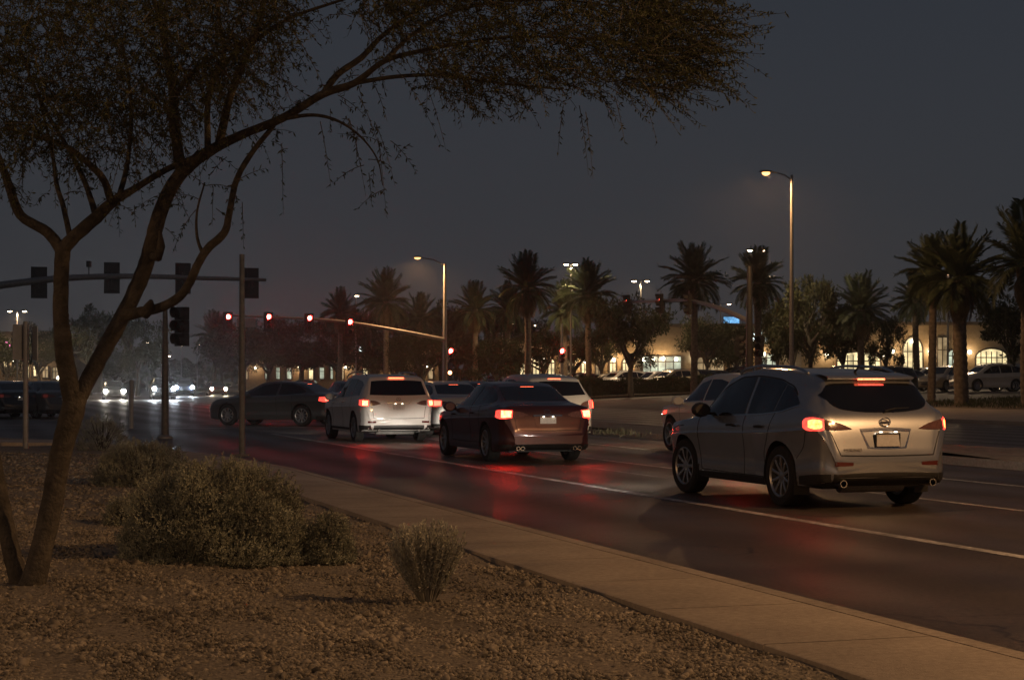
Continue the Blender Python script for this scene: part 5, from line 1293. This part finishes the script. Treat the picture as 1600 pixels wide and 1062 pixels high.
# ---------------------------------------------------------------- shrubs
def shrub(u, v, wpx, hpx, label, mtl, shoots, leafL=.024, leafW=.009, up=.8, depth=None, nleaf=11, spiky=0.0, z=None, name="desert_shrub", shape=2.4, lean=0.0):
    b = G(u, v, .12); b.z = gz(b.x, b.y) - 0.02; Y = b.y; rx = wpx / 2 / FPX * Y; H = hpx / FPX * Y; ry = depth or rx * .85
    root = empty(name, b, 0, label, "shrub"); parts = []
    r_ = np.random.default_rng(int(u * 7 + v))
    n = shoots; th = r_.uniform(0, 2 * PI, n); cz = r_.uniform(-.25, 1, n); rad = r_.uniform(.3, 1, n) ** .3
    bump = .96 + .04 * np.sin(3 * th + u) + .05 * np.sin(7 * th + 5 * cz + v) + .07 * np.sin(11 * cz + 4 * th)
    sr = np.sqrt(np.maximum(0, 1 - np.clip(cz, 0, 1) ** shape))
    X = np.cos(th) * sr * rad * rx * bump; Yy = np.sin(th) * sr * rad * ry * bump; Z = (np.clip(cz, -.25, 1) * .86 + .10) * H * rad * bump
    Z = np.maximum(Z, .02)
    Pn = np.stack([X, Yy, Z], 1)
    D = unit(np.stack([X / rx, Yy / ry, Z / H * .8], 1) * (1 - up) + np.array([lean, 0, 1.0]) * up + r_.normal(0, .22, (n, 3)))
    Ls = r_.uniform(.6, 1.3, n) * .065 * (1 + spiky)
    st = MB()
    for k in range(n):
        if k % 3 == 0: st.tube([tuple(Pn[k] - D[k] * .03), tuple(Pn[k] + D[k] * Ls[k])], [.0028, .0015], 3, False)
    for i in range(nleaf):
        t = (i + .5) / nleaf; C = Pn + D * (Ls * t)[:, None] + r_.normal(0, .004, (n, 3))
        Wd = unit(np.cross(D, r_.normal(0, 1, (n, 3)))); LD = unit(D * r_.uniform(.5, 1.1, (n, 1)) + Wd * .8 + r_.normal(0, .2, (n, 3)))
        parts.append(quads(C, LD, unit(np.cross(LD, r_.normal(0, 1, (n, 3)))), r_.uniform(.6, 1.3, n) * leafL, r_.uniform(.7, 1.3, n) * leafW))
    for k in range(40):
        a = r_.uniform(0, 2 * PI); e = r_.uniform(.3, .95); st.tube([(0.12 * rx * math.cos(a), .12 * ry * math.sin(a), 0), (.5 * e * rx * math.cos(a), .5 * e * ry * math.sin(a), H * .4), (.85 * e * rx * math.cos(a), .85 * e * ry * math.sin(a), H * .8 * math.sqrt(1 - .8 * e * e) + .05 * H)], [.009, .006, .003], 5, False)
    st.build("stems", M["bark"], root); o = leafy("foliage", parts, mtl, root); o["kind"] = "stuff"
    return root
shrub(343, 872, 292, 160, "broad domed sage shrub behind the gravel, the largest on the median", M["sage"], 11000, up=.55, shape=2.6)
shrub(512, 874, 78, 76, "low loose shrub joined to the right side of the broad domed shrub", M["sage"], 2200, up=.6, shape=2.2)
shrub(222, 757, 150, 72, "flat rounded shrub behind the left side of the broad domed shrub", M["sage"], 4200, up=.5)
shrub(160, 702, 80, 60, "small rounded shrub by the concrete path on the median nose", M["sage"], 1100, up=.5)
shrub(190, 818, 52, 46, "tiny dark shrub at the left foot of the broad domed shrub", M["sage"], 420, up=.5)
# upright grey shrub with separate stems fanning from one foot
b = G(668, 934, .12); b.z = gz(b.x, b.y) - .02
up_ = empty("brittle_shrub", b, 0, "small upright grey shrub with fanned stems alone on the gravel", "shrub")
r_ = np.random.default_rng(5); parts = []; st = MB(); Hs = 128 / FPX * b.y; Wx = 62 / FPX * b.y
for k in range(215):
    a = r_.uniform(0, 2 * PI); e = math.sqrt(r_.uniform(0, 1)); h = Hs * (.70 + .30 * math.sqrt(1 - .85 * e * e)) * r_.uniform(.72, 1.05)
    p0 = np.array([.03 * math.cos(a), .03 * math.sin(a), 0]); p2 = np.array([e * Wx * math.cos(a), e * Wx * math.sin(a), h]); p1 = np.array([.62 * e * Wx * math.cos(a), .62 * e * Wx * math.sin(a), h * .5])
    t = np.linspace(0, 1, 7)[:, None]; path = (1 - t) ** 2 * p0 + 2 * t * (1 - t) * p1 + t ** 2 * p2
    st.tube([tuple(p) for p in path], list(np.linspace(.0042, .0016, 7)), 4, False)
    n = 95; tt = r_.uniform(.28, 1, n); C = np.stack([np.interp(tt, t[:, 0], path[:, i]) for i in range(3)], 1)
    D = unit(unit(p2 - p1)[None] * 1.2 + r_.normal(0, .55, (n, 3))); parts.append(quads(C, D, unit(np.cross(D, r_.normal(0, 1, (n, 3)))), r_.uniform(.014, .034, n), r_.uniform(.006, .012, n)))
st.build("stems", M["grey_stem"], up_); leafy("foliage", parts, M["grey_sage"], up_)["kind"] = "stuff"

# dead leaves and twigs lying on the gravel
r_ = np.random.default_rng(8); n = 2600; Yl = np.sqrt(r_.uniform(60, 420, n)); Xl = (r_.uniform(-200, 1450, n) - 800) / FPX * Yl; pl_ = -Xl * SA + Yl * CA; ql = Xl * CA + Yl * SA
ok = (ql < 4.02) & (pl_ < 36); Xl, Yl = Xl[ok], Yl[ok]; n = len(Xl); C = np.stack([Xl, Yl, np.array([gz(x, y) for x, y in zip(Xl, Yl)]) + r_.uniform(.008, .02, n)], 1)
D = unit(np.stack([r_.normal(0, 1, n), r_.normal(0, 1, n), r_.normal(0, .12, n)], 1)); W = unit(np.cross(D, np.array([0, 0, 1.0]) + r_.normal(0, .3, (n, 3))))
M["litter"] = mat("dead_leaf", (0.20, 0.15, 0.09), 0.9, var=.6, scale=3)
o = leafy("leaf_litter", [quads(C, D, W, r_.uniform(.015, .07, n), r_.uniform(.003, .011, n))], M["litter"]); tag(o, "dry leaves and twigs strewn over the gravel", "leaves", kind="stuff")
# weeds and grass
def grass_patch(name, pts, h, mtl, label, kind="stuff", wid=.012):
    n = len(pts); D = unit(np.stack([rng.normal(0, .35, n), rng.normal(0, .35, n), np.ones(n)], 1)); W = unit(np.cross(D, rng.normal(0, 1, (n, 3))))
    V, F = quads(np.array(pts), D, W, rng.uniform(.5, 1.2, n) * h, np.full(n, wid)); o = link(name, fast_mesh(name, V, F), mtl); tag(o, label, "grass", kind=kind); return o
pts = []
for cu, cv, s, k in ((962, 679, .24, 210), (985, 681, .3, 25), (1030, 683, .5, 15)):
    c = G(cu, cv, .15)
    for _ in range(k): pts.append((c.x + rng.normal(0, s), c.y + rng.normal(0, s * 1.3), .14))
grass_patch("weeds", pts, .2, M["dry_grass"], "weeds and dry grass tuft on the dirt island", wid=.016)
pts = []
for _ in range(16000):
    p, q = rng.uniform(46, 79.5), rng.uniform(44.3, 60); w = R(p, q); pts.append((w.x, w.y, hq(q) + .12))
grass_patch("grass", pts, .28, M["grass"], "dark grass on the verge right of the silver crossover", wid=.035)
def hedge(p0, p1, q, h, d, label, ends=None):
    a, b_ = ends or (R(p0, q), R(p1, q)); Lh = (b_ - a).length; c = (a + b_) / 2; qm = PQ(c.x, c.y)[1]; c.z = hq(qm) + .1; qa, qb = PQ(a.x, a.y)[1], PQ(b_.x, b_.y)[1]; slope = (hq(qb) - hq(qa)) / Lh
    root = empty("hedge", c, math.atan2(b_.y - a.y, b_.x - a.x), label, "hedge")
    n = int(Lh * 900); X = rng.uniform(-Lh / 2, Lh / 2, n); A = rng.uniform(-.15, PI + .15, n); prof = 1 + .09 * np.sin(X * 2.1) + .06 * np.sin(X * 5.3 + 1)
    rr = rng.uniform(.75, 1.03, n); Yv = np.sign(np.cos(A)) * np.abs(np.cos(A)) ** .5 * d / 2 * rr; Z = np.maximum(.02, np.abs(np.sin(A)) ** .5 * h * rr * prof)
    C = np.stack([X, Yv, Z + slope * X], 1); D = unit(np.stack([rng.normal(0, .6, n), np.cos(A), np.sin(A)], 1) + rng.normal(0, .5, (n, 3)))
    leafy("foliage", [quads(C, D, unit(np.cross(D, rng.normal(0, 1, (n, 3)))), rng.uniform(.10, .2, n), rng.uniform(.06, .11, n))], M["hedge_leaf"], root)["kind"] = "stuff"
    m = MB(); m.box((0, 0, h * .38), (Lh - .5, d * .5, h * .62), Matrix.Rotation(-math.atan(slope), 3, "Y")); m.build("branch_core", M["hedge_leaf"], root)
hedge(126, 137, 46.5, 1.3, 1.4, "dark clipped hedge along the road, left of the hedge corner before the parked cars")
hedge(0, 0, 0, 1.15, 1.4, "long dark clipped hedge facing the side street before the parked cars", (R(125.2, 45.4), R(125.2, 63)))

# ---------------------------------------------------------------- palms
def frond_mesh(L, droop, seed, dense=26):
    r_ = np.random.default_rng(seed); t = np.linspace(0, 1, 9)
    path = np.stack([L * t * (1 - .18 * t * droop), np.zeros(9), L * (.30 * t - droop * .55 * t ** 2.2)], 1)
    V, F = [], []
    m = MB(); m.tube([tuple(p) for p in path], list(np.linspace(.035, .008, 9)), 3, False); V = [tuple(v) for v in m.v]; F = [f for f in m.f]
    for k in range(dense):
        tt = .12 + .88 * k / (dense - 1); c = np.array([np.interp(tt, t, path[:, i]) for i in range(3)]); T = unit(np.array([np.interp(min(1, tt + .05), t, path[:, i]) for i in range(3)]) - c + 1e-6)
        ll = L * .27 * (.45 + .55 * math.sin(PI * min(1, tt * .85 + .12))) * r_.uniform(.85, 1.1)
        for sg in (1, -1):
            d = unit(T * .75 + np.array([0, sg, 0]) * .9 + np.array([0, 0, .22 - .3 * droop + r_.normal(0, .08)])); w = unit(np.cross(d, T)); w2 = np.cross(d, w)
            b0 = len(V); wd = .040 * L / 2.4
            e = c + d * ll + np.array([0, 0, -.12 * ll]); md = c + d * ll * .5
            V += [tuple(c), tuple(md + w2 * wd), tuple(e), tuple(md - w2 * wd)]; F.append((b0, b0 + 1, b0 + 2, b0 + 3))
    me = bpy.data.meshes.new("frond"); me.from_pydata([tuple(map(float, v)) for v in V], [], F); me.validate(); return me
FR = [frond_mesh(2.5, d, i) for i, d in enumerate((.25, .5, .8, 1.1))]
for f in FR: f.materials.append(M["frond"])
FRD = frond_mesh(2.2, 1.5, 9); FRD.materials.append(M["frond_dry"])
def palm_trunk(h, r):
    m = MB(); zs = np.arange(0, h + .01, .16); rr = [r * (1.25 if z < .3 else 1.0) * (1 - .12 * z / h) * (1.0 + (.07 if i % 2 else -.04)) for i, z in enumerate(zs)]
    m.tube([(0.03 * math.sin(z), .03 * math.cos(z * .7), z) for z in zs], rr, 12); return m
def palm(u, vtop, Y, label, r=.24, size=1.0, n=44, zb=None, vcrown=None, grp="date palms before the shops"):
    x = (u - 800) / FPX * Y; p, q = PQ(x, Y); z0 = hq(q) if q > 34 else 0.0
    if zb is not None: z0 = zb
    top = AT(u, vtop, Y).z; crown = top - 2.35 * size; H = crown - z0
    root = empty("palm_tree", (x, Y, z0), random.uniform(0, 6), label, "palm tree", grp)
    root.rotation_euler = (random.uniform(-.025, .025), random.uniform(-.025, .025), root.rotation_euler[2]); n = int(n * random.uniform(.78, 1.15))
    palm_trunk(H, r).build("trunk", M["palm_bark"], root, 50)
    sh = MB(); sh.lathe([(r * .95, -.7), (r * 1.5, -.35), (r * 1.55, 0), (r * .9, .35), (0, .5)], (0, 0, H), (0, 0, 1), n=14); sh.build("crown_shaft", M["palm_bark"], root, 50)
    for k in range(n):
        t = (k + .5) / n; el = math.radians(82 - 112 * t ** .85 + random.uniform(-7, 7)); az = k * 2.39996 + random.uniform(-.2, .2)
        me = FR[0 if t < .25 else 1 if t < .5 else 2 if t < .8 else 3]
        o = link("frond", me, None, root); o.location = (0, 0, H + .15); s = size * random.uniform(.85, 1.12); o.scale = (s, s, s)
        o.rotation_euler = Euler((random.uniform(-.3, .3), -el, az), 'XYZ')
    for k in range(random.randrange(4, 15)):
        o = link("dry_frond", FRD, None, root); o.location = (0, 0, H - .1); o.scale = (size * .8,) * 3; o.rotation_euler = Euler((0, math.radians(random.uniform(30, 62)), k * .7 + random.uniform(-.2, .2)))
palm(603, 427, 150, "left of the far street lantern, a tall date palm above the dark trees", size=1.15)
palm(531, 456, 165, "small date palm left of the tall palm above the dark trees", size=.95)
palm(655, 462, 160, "date palm half hidden behind the far signal pole", size=1.0)
palm(742, 446, 150, "date palm just right of the far signal pole", size=1.0)
palm(792, 448, 158, "date palm behind the tall dark palm above the maroon saloon", size=1.0)
palm(826, 402, 126, "tall dark date palm with a thin trunk above the maroon saloon", size=1.05)
palm(920, 412, 138, "date palm behind the leaning twin lamp", size=1.15)
palm(882, 446, 146, "date palm low and left of the leaning twin lamp", size=1.0)
palm(1084, 386, 112, "date palm with a slim tall trunk left of the blue sign", size=1.0, r=.22)
palm(1186, 394, 116, "date palm with a lit trunk behind the near corner signal pole", size=.95)
palm(1345, 432, 122, "broad low date palm over the lit arched window", size=1.1)
palm(1456, 374, 90, "slimmer of the two near palms, before the tall arched entrance", size=.82, r=.2)
palm(1502, 364, 85, "stout near palm with a thick trunk on the verge", size=1.05, r=.34, n=52)
palm(1606, 330, 80, "palm whose fronds reach in at the right edge", size=1.1, r=.3)
palm(1432, 430, 130, "low palm behind the slimmer near palm", size=.9)
palm(334, 492, 215, "far date palm beyond the free end of the far signal arm", size=1.3)

# ---------------------------------------------------------------- leafy trees behind
def tree_meshes(seed):
    """trunk with limbs, and a crown of leaf faces gathered in clumps; unit: crown radius 1, height 2"""
    r_ = np.random.default_rng(seed); m = MB(); cl = []
    m.tube([(0, 0, 0), (.03, .02, .45), (.0, .03, .8)], [.075, .06, .05], 8)
    for k in range(7):
        a = k * 2.4 + r_.uniform(-.3, .3); e = r_.uniform(.45, .9); tipp = (e * math.cos(a), e * math.sin(a), r_.uniform(1.05, 1.75))
        m.tube([(0, .02, .55 + .05 * k), (.45 * tipp[0], .45 * tipp[1], .55 * tipp[2] + .25), tipp], [.045, .028, .01], 6, False); cl.append(tipp)
        for j in range(2):
            b = (tipp[0] * r_.uniform(.5, 1.0) + r_.normal(0, .2), tipp[1] * r_.uniform(.5, 1) + r_.normal(0, .2), tipp[2] + r_.uniform(-.2, .3)); m.tube([(.5 * tipp[0], .5 * tipp[1], .6 * tipp[2] + .2), b], [.018, .005], 4, False); cl.append(b)
    cl += [(r_.normal(0, .45), r_.normal(0, .45), r_.uniform(.75, 1.95)) for _ in range(20)]
    parts = []
    for c in cl:
        n = int(r_.uniform(110, 230)); s = r_.uniform(.12, .32); d = unit(r_.normal(0, 1, (n, 3))); C = np.array(c) + d * (r_.uniform(0, 1, (n, 1)) ** .5) * s * np.array([1, 1, .75]); D = unit(d + r_.normal(0, .7, (n, 3)) + np.array([0, 0, -.2]))
        parts.append(quads(C, D, unit(np.cross(D, r_.normal(0, 1, (n, 3)))), r_.uniform(.05, .12, n), r_.uniform(.02, .05, n)))
    V = np.concatenate([p[0] for p in parts]); off = np.cumsum([0] + [len(p[0]) for p in parts[:-1]]); F = np.concatenate([p[1] + o for p, o in zip(parts, off)])
    tm = m.mesh("trunk", 50); tm.materials.append(M["bark"]); cm = fast_mesh("crown", V, F); cm.materials.append(M["tree_leaf"]); return tm, cm
TM = [tree_meshes(s) for s in (21, 22, 23)]
def leaf_tree(u, vtop, Y, wpx, label, k=None, grp="leafy trees behind the junction"):
    x = (u - 800) / FPX * Y; p, q = PQ(x, Y); z0 = hq(q) if q > 34 else 0.0; H = AT(u, vtop, Y).z - z0; rad = wpx / 2 / FPX * Y
    root = empty("leafy_tree", (x, Y, z0), random.uniform(0, 6), label, "tree", grp, (rad, rad, H / 2.05)); tm, cm = TM[k if k is not None else random.randrange(3)]
    link("trunk", tm, None, root); link("crown", cm, None, root)["kind"] = "stuff"
leaf_tree(986, 462, 132, 135, "dark leafy tree with a bare trunk before the bright shopfront", 0)
leaf_tree(940, 500, 150, 90, "leafy tree left of the bare-trunked dark tree", 1)
leaf_tree(1268, 424, 124, 115, "forking tree behind the lone tall street lamp", 2)
leaf_tree(1318, 470, 130, 100, "leafy tree between the lone street lamp and the broad low palm", 1)
leaf_tree(1585, 455, 112, 130, "leafy tree right of the stout near palm", 0)
leaf_tree(1386, 490, 128, 62, "small leafy tree left of the tall arched entrance", 2)
leaf_tree(1215, 470, 135, 70, "leafy tree behind the uplit palm", 0)
for u, vt, Y, w, lb in ((1105, 492, 150, 90, "dark leafy tree behind the slim tall palm"), (1150, 500, 155, 80, "dark leafy tree behind the near corner signal pole"), (1240, 455, 128, 90, "dark leafy tree left of the lone street lamp")):
    leaf_tree(u, vt, Y, w, lb)
leaf_tree(660, 515, 150, 95, "sodium lit tree behind the far signal pole", 1); leaf_tree(620, 520, 152, 90, "sodium lit tree left of the far signal pole", 2)
leaf_tree(720, 520, 155, 90, "leafy tree right of the far signal pole", 0); leaf_tree(775, 525, 150, 100, "leafy tree left of the thin trunked tall palm", 2); leaf_tree(850, 510, 152, 100, "leafy tree right of the thin trunked tall palm", 1); leaf_tree(896, 520, 156, 80, "leafy tree behind the lone pole with one red light", 0)
for u, vt, Y, w in ((420, 505, 185, 110), (470, 490, 190, 130), (530, 490, 185, 130), (580, 480, 180, 120), (630, 478, 190, 100), (690, 470, 195, 110), (380, 500, 205, 110), (345, 520, 215, 90), (750, 478, 190, 100), (810, 490, 195, 100)):
    leaf_tree(u, vt, Y, w, "dark leafy tree in the mass behind the far arm of red lights", None, "dark trees behind the far arm")
for u, vt, Y, w, lb in ((215, 488, 170, 95, "dark round tree between the slanting limb and the short signal pole"), (140, 478, 180, 110, "dark tree filling the fork of the near tree"), (60, 505, 185, 100, "dark tree behind the two sign panels"), (10, 520, 180, 80, "dark tree at the left edge behind the shop"), (290, 560, 300, 70, "far tree beyond the oncoming headlamps"), (180, 545, 250, 80, "far tree above the oncoming headlamps")):
    leaf_tree(u, vt, Y, w, lb)
far = MB(); r_ = np.random.default_rng(4); parts = []
n = 26000; A = r_.uniform(-1700, 1700, n); Hh = 7 + 3 * np.sin(A * .02) + 2.5 * np.sin(A * .061 + 1) + 1.5 * np.sin(A * .17); C = np.stack([A * 0.9, 420 + r_.normal(0, 14, n), r_.uniform(0, 1, n) ** .8 * Hh], 1); D = unit(r_.normal(0, 1, (n, 3)))
o = leafy("far_woodland", [quads(C, D, unit(np.cross(D, r_.normal(0, 1, (n, 3)))), r_.uniform(1.2, 3, n), r_.uniform(.8, 1.8, n))], M["tree_leaf"]); tag(o, "low dark line of far trees along the horizon", "trees", kind="stuff")

# ================================================================== THE AIR
hz = MB(); hz.box((0, 215, 24.0), (900, 520, 51.0)); ho = hz.build("haze", None)
hm = bpy.data.materials.new("haze"); hm.use_nodes = True; nt = hm.node_tree; nt.nodes.clear()
out = nt.nodes.new("ShaderNodeOutputMaterial"); pv = nt.nodes.new("ShaderNodeVolumePrincipled")
pv.inputs["Color"].default_value = (0.9, 0.9, 0.9, 1); pv.inputs["Density"].default_value = 0.0004; pv.inputs["Anisotropy"].default_value = 0.86
nt.links.new(pv.outputs[0], out.inputs["Volume"]); ho.data.materials.append(hm)
tag(ho, "thin night haze over the junction glowing around the lamps", "haze", kind="stuff")
